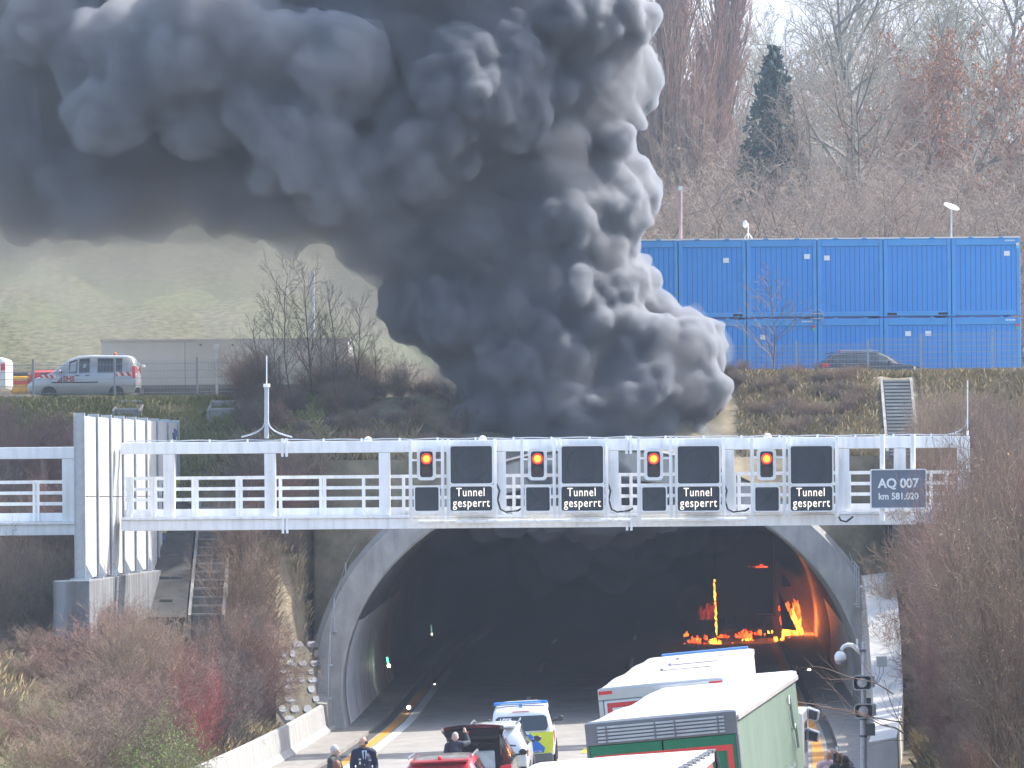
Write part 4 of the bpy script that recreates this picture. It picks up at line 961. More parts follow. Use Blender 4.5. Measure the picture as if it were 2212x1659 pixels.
c = b+Vector((0,-.02,.02)); M_ = Matrix.Translation(c) @ Matrix.Rotation(R(20), 4, 'Y') @ Matrix.Rotation(R(22), 4, 'X'); MB().lathe([(.1,-.05),(.28,-.02),(.34,.0),(.34,.03),(.28,.015),(.0,.01)], (0,0,0), 'z', 24, 0, M_).build('dish', WHITEP, t, smooth=False)
# right fence
def fence(label, posts, D, m, wire, nh, hgt=None):
    t = thing('mesh_fence', label, 'fence', P(posts[0][0], posts[0][2], D))
    Q = [(P(px, py0, D), P(px, py1, D)) for px, py0, py1 in posts]
    for top, bot in Q: MB().box((bot.x-.04, bot.y-.04, bot.z-.4), (bot.x+.04, bot.y+.04, top.z+.03)).build('post', m, t)
    for (ta, ba), (tb, bb_) in zip(Q[:-1], Q[1:]):
        zt = max(ta.z, tb.z)-.08 if hgt is None else ta.z-.05; zb = min(ba.z, bb_.z)-.1; g = MB()
        x0, x1 = ta.x+.05, tb.x-.05; n = max(3, int((x1-x0)/.055))
        for k in range(n+1):
            x = x0+(x1-x0)*k/n; g.box((x-wire/2, ta.y-.004, zb), (x+wire/2, ta.y+.004, zt))
        for k in range(nh):
            z = zb+(zt-zb)*(k+.5)/nh; g.box((x0, ta.y-.014, z-.008), (x1, ta.y-.006, z+.008))
        g.build('mesh_panel', m, t, fix=False)
    return t
FEN = mat('fence_wire', (.30,.34,.40), .5, .2, var=.1)
fence('tall grey wire mesh fence in front of the blue containers', [(1568,742,818),(1721,738,816),(1875,736,814),(1990,723,812),(2144,711,808),(2230,708,806)], 144.6, FEN, .0075, 8)
fence('thin grey wire mesh fence in front of the silver van', [(-40,778,866),(72,778,868),(248,776,866),(426,773,864),(604,770,860),(700,769,858)], 141.6, mat('fence_wire_grey', (.25,.26,.27), .5, .2, var=.1), .009, 6)
q = P(1919, 812, 143.8); t = thing('warning_board', 'red and white striped warning board on the grass crest', 'sign', q)
MB().box((q.x-.30, q.y, q.z-.12), (q.x+.30, q.y+.02, q.z+.12)).build('board', WHITEP, t); MB().tube([(q.x, q.y+.05, q.z-.6), (q.x, q.y+.05, q.z)], .03, 6).build('post', GALV, t)
g = MB()
for k in range(3):
    x = q.x-.30+k*.21; g.add([(x, q.y-.006, q.z+.12), (x+.11, q.y-.006, q.z+.12), (x+.18, q.y-.006, q.z-.12), (x+.07, q.y-.006, q.z-.12)], [(0,1,2,3)])
g.build('stripes', REDT, t)
for px, py0, py1, l in ((1803+364, 835, 800, 'thin marker post with red tip on the right crest'), (2166+10, 870, 800, 'thin marker post standing lower on the right slope')):
    a, b = P(px, py0, 142), P(px, py1, 142); t = thing('marker_post', l, 'post', a); MB().tube([a, b], .02, 6).build('post', GALV, t); MB().tube([a-Vector((0,0,.3)), a+Vector((0,0,.3))], .04, 6).build('sleeve', WHITEP, t)
# estate car (side view, facing right)
EST = [(0.0,.55,.86,.88,.78,.7),(.06,.40,.95,1.0,.86,.74),(.30,.28,.98,1.18,.89,.66),(.62,.24,.99,1.38,.90,.62),(.95,.22,.99,1.445,.905,.61),(1.55,.22,.98,1.475,.91,.61),(1.64,.22,.98,1.475,.91,.61),(2.5,.22,.96,1.46,.91,.60),(2.58,.22,.96,1.455,.91,.60),(3.05,.22,.95,1.30,.91,.60),(3.55,.22,.94,.99,.90,.74),(4.3,.26,.84,.86,.86,.70),(4.62,.36,.68,.70,.72,.5)]
def sidecar(nm, label, px0, px1, py_g, D, S, paint, face, group=None, cat='car', wr=.32, hw=.91, side=(), rear=None, front=None):
    L0 = S[-1][0]; a = P(px0 if face > 0 else px1, py_g, D); w_ = abs(P(px1, py_g, D).x-P(px0, py_g, D).x); sc = w_/L0
    t = thing(nm, label, cat, (a.x, D+hw, a.z), -R(90)*face, group); t.scale = (1, sc, 1)
    loft_car(t, S, paint, side, rear, front); wheels(t, (L0*.19, L0*.80), hw+.02, wr); return t
est = sidecar('parked_car', 'dark grey estate car parked behind the fence under the blue containers', 1770, 2000, 838, 146, EST, mat('dark_grey_paint', (.035,.037,.042), .22, .2, var=.05, coat=.7), 1, side=[(3,4),(4,5),(6,7),(8,9)], rear=(2,4), front=(9,10))
mirrors(est, 3.05, 1.0, .9, BLACKP)
for s in (-1, 1):
    MB().hexa([(s*.60,.05,.82),(s*.90,.14,.82),(s*.92,.45,.84),(s*.60,.2,.82)],[(s*.6,.08,.97),(s*.89,.17,.99),(s*.92,.40,.99),(s*.6,.2,.97)]).build('tail_light', REDL, est, world=False)
    MB().hexa([(s*.62,4.45,.62),(s*.84,4.30,.64),(s*.88,4.12,.68),(s*.6,4.2,.66)],[(s*.62,4.38,.78),(s*.82,4.26,.80),(s*.87,4.10,.84),(s*.6,4.2,.84)]).build('headlight', mat('headlight', (.7,.74,.78), .1), est, world=False)
    MB().tube([(s*.55,.95,1.49),(s*.56,1.2,1.52),(s*.55,2.3,1.51),(s*.54,2.6,1.47)], .02, 6).build('roof_rail', CHROME, est, world=False)
MB().sphere((0,1.0,1.47), (.05,.08,.06), nu=8, nv=6).build('roof_antenna', REDL, est, world=False)
MB().hexa([(-.5,.35,1.36),(.5,.35,1.36),(.5,.7,1.42),(-.5,.7,1.42)],[(-.5,.33,1.39),(.5,.33,1.39),(.5,.7,1.45),(-.5,.7,1.45)]).build('spoiler', BLACKP, est, world=False)
# silver high roof van, facing left
CAD = [(0.0,.50,1.02,1.06,.80,.76),(.05,.36,1.06,1.20,.87,.76),(.10,.30,1.08,1.55,.89,.72),(.20,.27,1.08,1.74,.90,.70),(.38,.25,1.08,1.80,.905,.695),(.55,.25,1.08,1.81,.91,.695),(1.62,.25,1.07,1.83,.91,.69),(1.85,.25,1.07,1.83,.91,.69),(2.35,.25,1.06,1.80,.91,.67),(2.75,.25,1.06,1.68,.91,.65),(3.45,.25,1.03,1.14,.90,.74),(4.05,.28,.90,.94,.86,.70),(4.34,.34,.72,.74,.78,.6),(4.40,.42,.62,.63,.7,.5)]
van = sidecar('parked_van', 'silver grey high roof van with red EHS lettering and striped tape', 58, 296, 866, 143, CAD, SILVP, -1, cat='van', side=[(5,6),(7,8),(8,9)], rear=(1,3), front=(9,10), wr=.31)
mirrors(van, 3.05, 1.16, .9, SILVP)
sgn = -1    # the side that faces the camera (van faces left: its left side)
for s in (-1, 1):
    MB().hexa([(s*.70,-.01,.90),(s*.89,.06,.90),(s*.90,.17,.90),(s*.7,.1,.90)],[(s*.72,.02,1.36),(s*.865,.09,1.36),(s*.87,.19,1.36),(s*.72,.1,1.36)]).build('tail_light', REDL, van, world=False)
    MB().box((s*.925-.01,1.55,.72),(s*.925+.01,3.4,.77)).build('rub_strip', BLACK, van, world=False)
    g = MB(); g.box((s*.925-.006,.18,.98),(s*.925+.006,.95,1.14)); g.box((s*.915-.006,3.25,.92),(s*.915+.006,3.85,1.06)); g.build('white_tape', WHITEP, van, world=False)
    for grp_ in ([(.22+k*.26,.98,1.14) for k in range(3)], [(3.28+k*.22,.92,1.06) for k in range(3)]):
        g = MB()
        for y0, z0, z1 in grp_:
            x = s*(.934 if z1 > 1.1 else .925); g.add([(x,y0,z0),(x,y0+.12,z0),(x,y0+.22,z1),(x,y0+.10,z1)], [(0,1,2,3)])
        g.build('red_tape', REDT, van, world=False)
    for y in (1.9, 2.3): MB().box((s*.93-.02,y,1.0),(s*.93+.02,y+.16,1.04)).build('door_handle', DARKST, van, world=False)
boxes(van, 'bumper', [((0,.0,.42),(1.66,.2,.24))], BLACK, .05)
boxes(van, 'tow_mirror', [((-.9,-.08,1.42),(.10,.14,.12)),((.9,-.08,1.42),(.10,.14,.12))], WHITEP, .03)
MB().lathe([(.07,0),(.07,.07),(.03,.11)], (0,.95,1.83), 'z', 12).build('beacon', mat('orange_beacon', (.55,.16,.05), .3), van, world=False)
sx = .94
to = text('EHS', .28, (-.928, 2.72, .88), van, REDP, 'lettering', .98, (R(90),0,-R(90)), bold=.012)
g = MB(); g.add([(-.93,3.2,.76),(-.93,2.98,.76),(-.93,2.98,1.0)], [(0,1,2)]); g.build('logo', REDP, van, world=False)
g = MB(); g.add([(-.931,3.12,.76),(-.931,2.99,.76),(-.931,2.99,.88)], [(0,1,2)]); g.build('logo', DARKST, van, world=False)
# red rescue vehicle and white vehicle at the left
FIRE = mat('rescue_red', (.55,.05,.03), .35, var=.08); ORY = mat('rescue_orange_yellow', (.65,.36,.03), .4, var=.25, scale=3)
rv = thing('rescue_vehicle', 'red rescue vehicle with yellow stripes partly hidden behind the silver van', 'rescue vehicle', P(70, 866, 147.5))
q = P(70, 866, 147.5); sc = FPX/147.5
def rb(px0, px1, py0, py1, y0, y1, m, nm, bv=.05):
    a, b = P(px0, py1, 147.5), P(px1, py0, 147.5); return MB().box((a.x, 147.5+y0, a.z), (b.x, 147.5+y1, b.z)).build(nm, m, rv, bevel=bv)
rb(62, 190, 799, 850, 0, 1.9, FIRE, 'cabin', .25); rb(88, 112, 806, 822, -.02, .0, GLASS, 'side_window', 0); rb(118, 180, 805, 822, -.02, .0, GLASS, 'side_window', 0)
rb(20, 60, 812, 850, .1, 1.8, ORY, 'hood', .12); rb(22, 58, 803, 810, .3, 1.6, DARKST, 'roof_rack', .02); rb(22, 60, 822, 830, .08, .09, FIRE, 'stripe', 0)
wv = thing('white_van', 'white van tail cut off by the left picture edge', 'van', P(-20, 866, 144))
a, b = P(-60, 862, 144), P(14, 772, 144); MB().box((a.x, 144, a.z+.35), (b.x, 146, b.z)).build('body', WHITEP, wv, bevel=.18)
a, b = P(2, 800, 144), P(14, 785, 144); MB().box((a.x, 143.98, a.z), (b.x-.05, 143.995, b.z)).build('rear_lamp', REDL, wv)
MB().lathe([(.2,-.1),(.33,-.1),(.33,.1),(.2,.1)], (P(-25,862,144).x, 144.12, P(0,862,144).z+.33), 'y', 18).build('wheel', RUBBER, wv)
# grey flat roofed hut
BLD = mat('grey_panel_wall', (.43,.435,.44), .7, var=.05, scale=.6, streak=((.36,.36,.355), .3, 2, .3))
DB = 147.5; a, b = P(219, 833, DB), P(752, 733, DB); bt_ = thing('flat_roofed_building', 'long grey flat roofed building behind the fence, veiled by smoke', 'building', ((a.x+b.x)/2, DB, a.z-.8))
MB().box((a.x, DB, a.z), (b.x, DB+5, b.z-.02)).build('wall', BLD, bt_); MB().box((a.x-.05, DB-.06, b.z-.016), (b.x+.05, DB+5.1, b.z+.07)).build('roof_edge', CONCL, bt_)
MB().box((a.x, DB+.04, a.z-.9), (b.x, DB+5, a.z-.004)).build('plinth', DARKST, bt_)
for px0, px1 in ((300, 455), (464, 600)):
    p0, p1 = P(px0, 858, DB), P(px1, 838, DB); MB().box((p0.x, DB-.02, p0.z), (p1.x, DB+.03, p1.z)).build('vent_opening', BLACK, bt_, bevel=.01)
for px in (400, 560): x = P(px, 800, DB).x; MB().box((x-.012, DB-.008, a.z), (x+.012, DB-.002, b.z-.03)).build('panel_joint', ALU, bt_)
x0, z0 = P(468, 745, DB).x, P(468, 745, DB).z
MB().box((x0-.12, DB-.2, z0-.24), (x0+.12, DB-.005, z0)).build('rain_box', GALV, bt_, bevel=.02); MB().tube([(x0, DB-.1, z0-.24), (x0, DB-.1, a.z-.6)], .055, 8).build('downpipe', GALV, bt_)
for px in (434, 503): p_ = P(px, 745, DB); MB().sphere((p_.x, DB-.08, p_.z), (.05,.08,.05), nu=8, nv=6).build('wall_lamp', DARKST, bt_)
# ------------------------------------------------------------------ camera pole with loudspeakers
PD = 94.0; pb_ = P(1866, 1700, PD); pb_.z = rgz(pb_.x, PD); pt = P(1866, 1387, PD)
pole = thing('equipment_pole', 'grey steel equipment pole beside the right wing wall', 'pole', pb_)
MB().tube([pb_, Vector((pb_.x, PD, P(0,1560,PD).z)), Vector((pb_.x, PD, P(0,1559,PD).z)), pt], [.085,.085,.06,.055], 14).build('shaft', GALV, pole, smooth=False)
for py in (1553, 1590, 1405): z = P(1866, py, PD).z; MB().tube([(pb_.x, PD, z-.03), (pb_.x, PD, z+.03)], .10, 12).build('clamp', DARKST, pole)
MB().box((pb_.x-.17, PD-.03, P(0,1413,PD).z), (pb_.x-.12, PD+.03, P(0,1395,PD).z)).build('bracket', WHITEP, pole)
cc = P(1815, 1418, PD); ct = thing('dome_camera', 'white dome surveillance camera on a curved arm', 'camera', cc)
arm = [P(1858,1412,PD), P(1850,1400,PD), P(1842,1394,PD), P(1832,1393,PD), P(1822,1397,PD), P(1817,1405,PD)]
MB().tube(arm, [.05,.06,.06,.06,.055,.05], 10).build('arm', WHITEP, ct, smooth=True)
MB().lathe([(.04,.14),(.10,.11),(.15,.03),(.15,-.06),(.13,-.10)], cc, 'z', 20).build('housing', WHITEP, ct, smooth=True)
MB().lathe([(.125,-.10),(.12,-.13),(.10,-.18),(.05,-.21),(.001,-.22)], cc, 'z', 20).build('dome_window', mat('smoked_dome', (.22,.22,.23), .15), ct, smooth=True)
HORN = mat('horn_grey', (.42,.44,.43), .5, var=.1); HORND = mat('horn_inside', (.05,.05,.055), .6)
for py, px, lab in ((1475, 1863, 'upper grey horn loudspeaker on the equipment pole'), (1536, 1866, 'lower grey horn loudspeaker on the equipment pole')):
    c = P(px, py, PD-.35); hs = thing('horn_speaker', lab, 'loudspeaker', c, group='horn loudspeakers on the pole'); c2 = c
    W, H = .50, .385; o = rrect(W, H, .09, 3); i_ = rrect(W-.06, H-.06, .07, 3); k = rrect(.24, .2, .08, 3)
    g = MB(); g.grid([[(c.x+x*.5, c.y+.30, c.z+z*.5) for x, z in o], [(c.x+x*.97, c.y+.03, c.z+z*.97) for x, z in o], [(c.x+x, c.y, c.z+z) for x, z in o], [(c.x+x, c.y, c.z+z) for x, z in i_]], 0, True); g.build('flare', HORN, hs)
    g = MB(); g.grid([[(c.x+x, c.y+.004, c.z+z) for x, z in i_], [(c.x+x, c.y+.22, c.z+z) for x, z in k]], 0, True); g.add([(c.x+x, c.y+.22, c.z+z) for x, z in k], [tuple(range(len(k)))]); g.build('throat', HORND, hs)
    MB().lathe([(.02,.03),(.12,.05),(.135,.10),(.12,.16)], c, 'y', 20).build('driver_cone', mat('horn_cone', (.55,.55,.54), .4), hs, smooth=False)
    MB().lathe([(.035,.005),(.035,.05)], c, 'y', 10).build('cone_tip', HORN, hs); MB().cbox((c.x, c.y+.34, c.z), (.16,.12,.16)).build('bracket', GALV, hs)
    MB().cbox((c.x+.27, c.y+.3, c.z+.02), (.13,.22,.30)).build('driver_box', HORN, hs, bevel=.02)
for (x0p,y0p,x1p,y1p), lab, m_ in (((1893,1417,1915,1440),'light grey square box on a thin stalk right of the pole',HORN),((1872,1507,1881,1520),'small black box between the loudspeakers',BLACK),((1870,1562,1890,1589),'dark grey box below the lower loudspeaker',DARKST)):
    a, b = P(x0p, y1p, PD), P(x1p, y0p, PD); t = thing('control_box', lab, 'box', ((a.x+b.x)/2, PD, a.z)); MB().box((a.x, PD-.08, a.z), (b.x, PD+.08, b.z)).build('case', m_, t, bevel=.015)
    if m_ is HORN:
        for dx in (-.05, .05): MB().tube([(a.x+.13+dx, PD, a.z), (a.x+.13+dx, PD, a.z-.14), (a.x+.02+dx*.5, PD, a.z-.40), (pb_.x+.05, PD, a.z-.55)], .014, 5).build('stalk', GALV, t)
    else: MB().box((pb_.x+.03, PD-.02, (a.z+b.z)/2-.03), (a.x+.004, PD+.02, (a.z+b.z)/2+.03)).build('bracket', GALV, t)
# ------------------------------------------------------------------ people
def remesh_build(nm, g, m, par, vox, smooth_it=4):
    ob = g.build(nm, m, par, world=False, fix=True)
    md = ob.modifiers.new('r', 'REMESH'); md.mode = 'VOXEL'; md.voxel_size = vox; md.use_smooth_shade = True
    s = ob.modifiers.new('s', 'SMOOTH'); s.iterations = smooth_it; s.factor = .5
    return ob
def person(label, loc, rz, P_, cl, hair, beard=None, lean=0, sc=1.0, group=None):
    """P_: dict of joint positions in person space (faces -y), cl: clothing materials"""
    t = thing('person', label, 'person', loc, rz, group); t.scale = (sc, sc, sc)
    V = lambda k: Vector(P_[k])
    def limb(g, ks, rs, n=10):
        pts = [V(k) if isinstance(k, str) else Vector(k) for k in ks]
        for i in range(len(pts)-1):
            g.tube([pts[i], pts[i].lerp(pts[i+1], .5), pts[i+1]], [rs[i], (rs[i]+rs[i+1])/2*1.04, rs[i+1]], n)
            g.sphere(pts[i+1], rs[i+1]*.98, nu=n, nv=6)
    hd = V('head'); f = V('face').normalized(); sd = Vector((0,0,1)).cross(f).normalized()
    g = MB()
    # head, neck, face
    g.sphere(hd, (.078,.095,.118), nu=18, nv=12); g.sphere(hd+f*.03+Vector((0,0,-.06)), (.058,.062,.065), nu=14, nv=8)
    g.sphere(hd+f*.098+Vector((0,0,-.015)), (.014,.016,.026), nu=8, nv=6); g.sphere(hd+f*.103+Vector((0,0,-.033)), .017, nu=8, nv=6)
    g.sphere(hd+f*.085+Vector((0,0,-.068)), (.025,.014,.01), nu=8, nv=6)
    for s in (-1, 1):
        g.sphere(hd+sd*.082*s-f*.005+Vector((0,0,-.01)), (.014,.022,.034), nu=8, nv=6); g.sphere(hd+sd*.035*s+f*.083+Vector((0,0,.022)), (.022,.014,.01), nu=8, nv=6)
    g.tube([hd+Vector((0,0,-.06))-f*.01, V('neck')], [.055,.06], 12)
    g.tube([V('neck'), V('chest'), V('waist'), V('hip')], [.07,.15,.13,.15], 14)
    for s in ('l', 'r'):
        limb(g, ['neck', 'sh'+s, 'el'+s, 'wr'+s], [.06,.058,.042,.028]); limb(g, ['hip', 'hp'+s, 'kn'+s, 'an'+s], [.12,.088,.058,.042])
        g.sphere(V('an'+s)+Vector((0,-.07,-.04)), (.045,.12,.035), nu=10, nv=6)
        w = V('wr'+s); e = V('el'+s); d = (w-e).normalized(); pn = Vector(P_.get('palm'+s, (0,-1,0))); pn = (pn-d*pn.dot(d)).normalized(); ac = d.cross(pn)
        for k in range(3): g.sphere(w+d*(.03+.025*k), (.034,.034,.034), nu=8, nv=6)
        cur = P_.get('curl', .5); th = 1 if s == 'l' else -1
        for k in range(4):
            b0 = w+d*.085+ac*(.027-.018*k); ln = (.034,.04,.037,.029)[k]; dd = d; pts = [b0-d*.03, b0]
            for j in range(3):
                dd = (dd+pn*cur*.55).normalized(); pts.append(pts[-1]+dd*ln*(1-.2*j))
            g.tube(pts, [.011,.0105,.0095,.0085,.007], 6)
        b0 = w+d*.035+ac*.035; g.tube([b0-ac*.01, b0+ac*.02+d*.03+pn*.012, b0+ac*.025+d*.06+pn*.03], [.014,.012,.009], 6)
    body = remesh_build('body', g, SKIN, t, .0085, 3)
    # clothes
    jk = MB(); jk.tube([V('neck')+Vector((0,0,-.035)), V('chest')+Vector((0,0,.06)), V('chest'), V('waist'), V('hip')+Vector((0,0,-.06))], [.085,.165,.178,.165,.185], 18)
    for s in ('l', 'r'): limb(jk, ['neck', 'sh'+s, 'el'+s, (V('wr'+s)*.93+V('el'+s)*.07)], [.085,.088,.062,.048]); jk.sphere(V('sh'+s), .09, nu=12, nv=8)
    jo = remesh_build('jacket', jk, cl[0], t, .014, 5)
    tr = MB()
    for s in ('l', 'r'): limb(tr, ['hip', 'hp'+s, 'kn'+s, (V('an'+s)+Vector((0,0,.02)))], [.15,.11,.08,.068])
    remesh_build('trousers', tr, cl[1], t, .016, 4)
    for s in ('l', 'r'):
        sh = MB(); a_ = V('an'+s); sh.sphere(a_+Vector((0,-.07,-.045)), (.052,.145,.045), nu=12, nv=8); sh.sphere(a_+Vector((0,.01,-.02)), (.052,.06,.06), nu=10, nv=6); sh.build('shoe', BLACK, t, world=False, smooth=True)
    if hair:
        hm, kind = hair; h = MB()
        if kind == 'fringe':     # bald top, hair round the sides and back
            for a in frange(R(82), R(278), 12):
                dv = f*math.cos(a)+sd*math.sin(a); h.sphere(hd+dv*.078+Vector((0,0,-.0)), (.026,.026,.05), nu=8, nv=6); h.sphere(hd+dv*.072-f*.02+Vector((0,0,.045)), (.022,.022,.03), nu=8, nv=6) if abs(a-math.pi) < 1.2 else None
        else:
            h.sphere(hd-f*.014+Vector((0,0,.018)), (.088,.102,.116), nu=18, nv=10)
            if kind == 'long': h.sphere(hd-f*.05+Vector((0,0,-.09)), (.085,.07,.12), nu=12, nv=8)
            if kind == 'short': h.sphere(hd-f*.03+Vector((0,0,-.02)), (.086,.085,.09), nu=12, nv=8)
        ho = remesh_build('hair', h, hm, t, .01, 2)
        if kind != 'fringe':       # keep the face free
            cutp = MB()
    if beard:
        h = MB()
        for a in frange(R(-62), R(62), 9): dv = f*math.cos(a)+sd*math.sin(a); h.sphere(hd+dv*.068+Vector((0,0,-.085)), (.028,.028,.042), nu=8, nv=6)
        remesh_build('beard', h, beard, t, .01, 2)
    e = MB()
    for s in (-1, 1): e.sphere(hd+sd*.034*s+f*.086+Vector((0,0,.006)), (.012,.010,.008), nu=8, nv=6)
    e.build('eyes', BLACK, t, world=False, smooth=True)
    return t, hd, f, sd
BASE = dict(head=(0,-.02,1.66), face=(0,-1,0), neck=(0,.01,1.50), chest=(0,.0,1.30), waist=(0,0,1.10), hip=(0,0,.95), hpl=(.10,0,.88), hpr=(-.10,0,.88), knl=(.11,-.02,.48), knr=(-.11,-.02,.48), anl=(.12,.02,.08), anr=(-.12,.02,.08),
    shl=(.19,.01,1.43), shr=(-.19,.01,1.43), ell=(.26,.03,1.14), elr=(-.26,.03,1.14), wrl=(.24,-.06,.90), wrr=(-.24,-.06,.90))
def pose(**k): d = dict(BASE); d.update(k); return d
NAVY = mat('navy_uniform', (.012,.016,.045), .7, var=.2, scale=9, bump=.2); DGRN = mat('dark_green_jacket', (.028,.033,.030), .75, var=.3, scale=8, bump=.2); BLKJ = mat('black_jacket', (.012,.012,.014), .7, var=.3); NVJ = mat('dark_blue_jacket', (.02,.025,.045), .75, var=.2)
GRHAIR = mat('grey_hair', (.45,.44,.43), .7, var=.15, scale=30); BRHAIR = mat('brown_hair', (.10,.055,.03), .6, var=.3, scale=30); DKHAIR = mat('dark_hair', (.025,.017,.013), .5, var=.3, scale=30); RDHAIR = mat('reddish_hair', (.17,.075,.04), .6, var=.3, scale=30); BEARD = mat('brown_beard', (.16,.085,.045), .8, var=.3, scale=30)
TRS = mat('dark_trousers', (.02,.022,.028), .85, var=.2)
def stand(px, pyhead, D, htop=1.78): 
    q = P(px, pyhead, D); return Vector((q.x, D, q.z-htop))
# officer: body to the camera, head turned to the picture's left
t, hd, f, sd = person('person in navy uniform with beard and receding hair standing by the orange line', stand(786, 1603, 84, 1.76), R(6), pose(face=(-.8,-.62,0), head=(-.01,-.03,1.66), wrl=(.20,-.12,.88), wrr=(-.20,-.12,.88)), (NAVY, TRS), (mat('short_dark_hair', (.06,.04,.03), .6, var=.3), 'fringe'), BEARD, sc=1.06, group='people standing among the vehicles')
MB().add([(-.055,-.13,1.49),(.055,-.13,1.49),(.03,-.185,1.30),(-.03,-.185,1.30)], [(0,1,2,3)]).build('shirt', mat('pale_blue_shirt', (.45,.52,.65), .7), t, world=False)
MB().hexa([(-.02,-.2,1.28),(.02,-.2,1.28),(.02,-.19,1.28),(-.02,-.19,1.28)],[(-.016,-.155,1.47),(.016,-.155,1.47),(.016,-.145,1.47),(-.016,-.145,1.47)]).build('tie', mat('dark_tie', (.015,.025,.06), .6), t, world=False)
boxes(t, 'badge', [((-.10,-.185,1.30),(.05,.012,.03)),((-.10,-.19,1.22),(.04,.012,.06)),((.12,-.185,1.28),(.06,.012,.012))], mat('silver_badge', (.6,.58,.5), .4), .003)
MB().sphere((.275,-.02,1.36), (.02,.045,.05), nu=10, nv=6).build('sleeve_patch', mat('gold_patch', (.45,.36,.15), .5), t, world=False)
boxes(t, 'button', [((0,-.188,1.18),(.022,.012,.022)),((0,-.186,1.08),(.022,.012,.022))], CHROME, .003)
boxes(t, 'epaulette', [((.15,.01,1.525),(.11,.06,.02)),((-.15,.01,1.525),(.11,.06,.02))], mat('grey_epaulette', (.25,.27,.3), .6), .005)
person('person with grey hair and dark jacket looking at something in one hand', stand(722, 1612, 84.5, 1.76), R(70), pose(wrl=(.06,-.34,1.13), ell=(.22,-.10,1.12), wrr=(-.08,-.34,1.08), elr=(-.24,-.06,1.12), face=(.1,-1,-.15)), (DGRN, TRS), (GRHAIR, 'short'), sc=1.0, group='people standing among the vehicles')
person('person with reddish brown hair whose head just shows at the bottom edge', stand(727, 1645, 80, 1.76), R(160), pose(), (mat('brown_jacket', (.08,.05,.035), .8), TRS), (RDHAIR, 'short'), sc=1.0, group='people standing among the vehicles')
person('person with thin grey hair reaching up to the raised black tailgate', stand(983, 1582, 94.0, 1.78), R(178), pose(face=(.05,-1,.05), shr=(-.19,.0,1.47), elr=(-.34,-.20,1.50), wrr=(-.26,-.30,1.74), palmr=(0,-1,0), curl=.3), (NVJ, TRS), (mat('thin_grey_hair', (.42,.36,.33), .7, var=.2, scale=30), 'short'), group='people standing among the vehicles')
q1 = stand(1789, 1628, 82.0, 1.70)
person('bald person in a pale pink top at the right walkway', q1, R(170), pose(), (mat('pale_pink_top', (.55,.42,.47), .8), TRS), None, group='people standing among the vehicles')
q2 = stand(1816, 1630, 81.4, 1.76)
t, hd, f, sd = person('person in dark green jacket holding a phone up with both hands', q2, R(172), pose(shl=(.18,-.02,1.45), shr=(-.18,-.02,1.45), elr=(-.22,-.26,1.52), ell=(.12,-.26,1.52), wrr=(.04,-.34,1.74), wrl=(.15,-.34,1.74), palml=(-1,0,0), palmr=(1,0,0), curl=.7), (DGRN, TRS), (BRHAIR, 'short'), group='people standing among the vehicles')
c = Vector((.10,-.36,1.84)); ph = MB().cbox((0,0,0), (.078,.010,.16)).build('phone', BLACK, None, bevel=.006); ph.location = t.matrix_basis @ c; ph.rotation_euler = (0, 0, t.rotation_euler.z)
tag(ph, 'black smartphone held up vertically by the person in green', 'phone'); MB().cbox((0,.007,0), (.066,.004,.14)).build('screen', emis('phone_screen', (.25,.35,.45), .35), ph, world=False)
q3 = stand(1826, 1640, 80.8, 1.70)
person('person with long dark hair and black jacket beside the phone holder', q3, R(178), pose(), (BLKJ, TRS), (DKHAIR, 'long'), group='people standing among the vehicles')
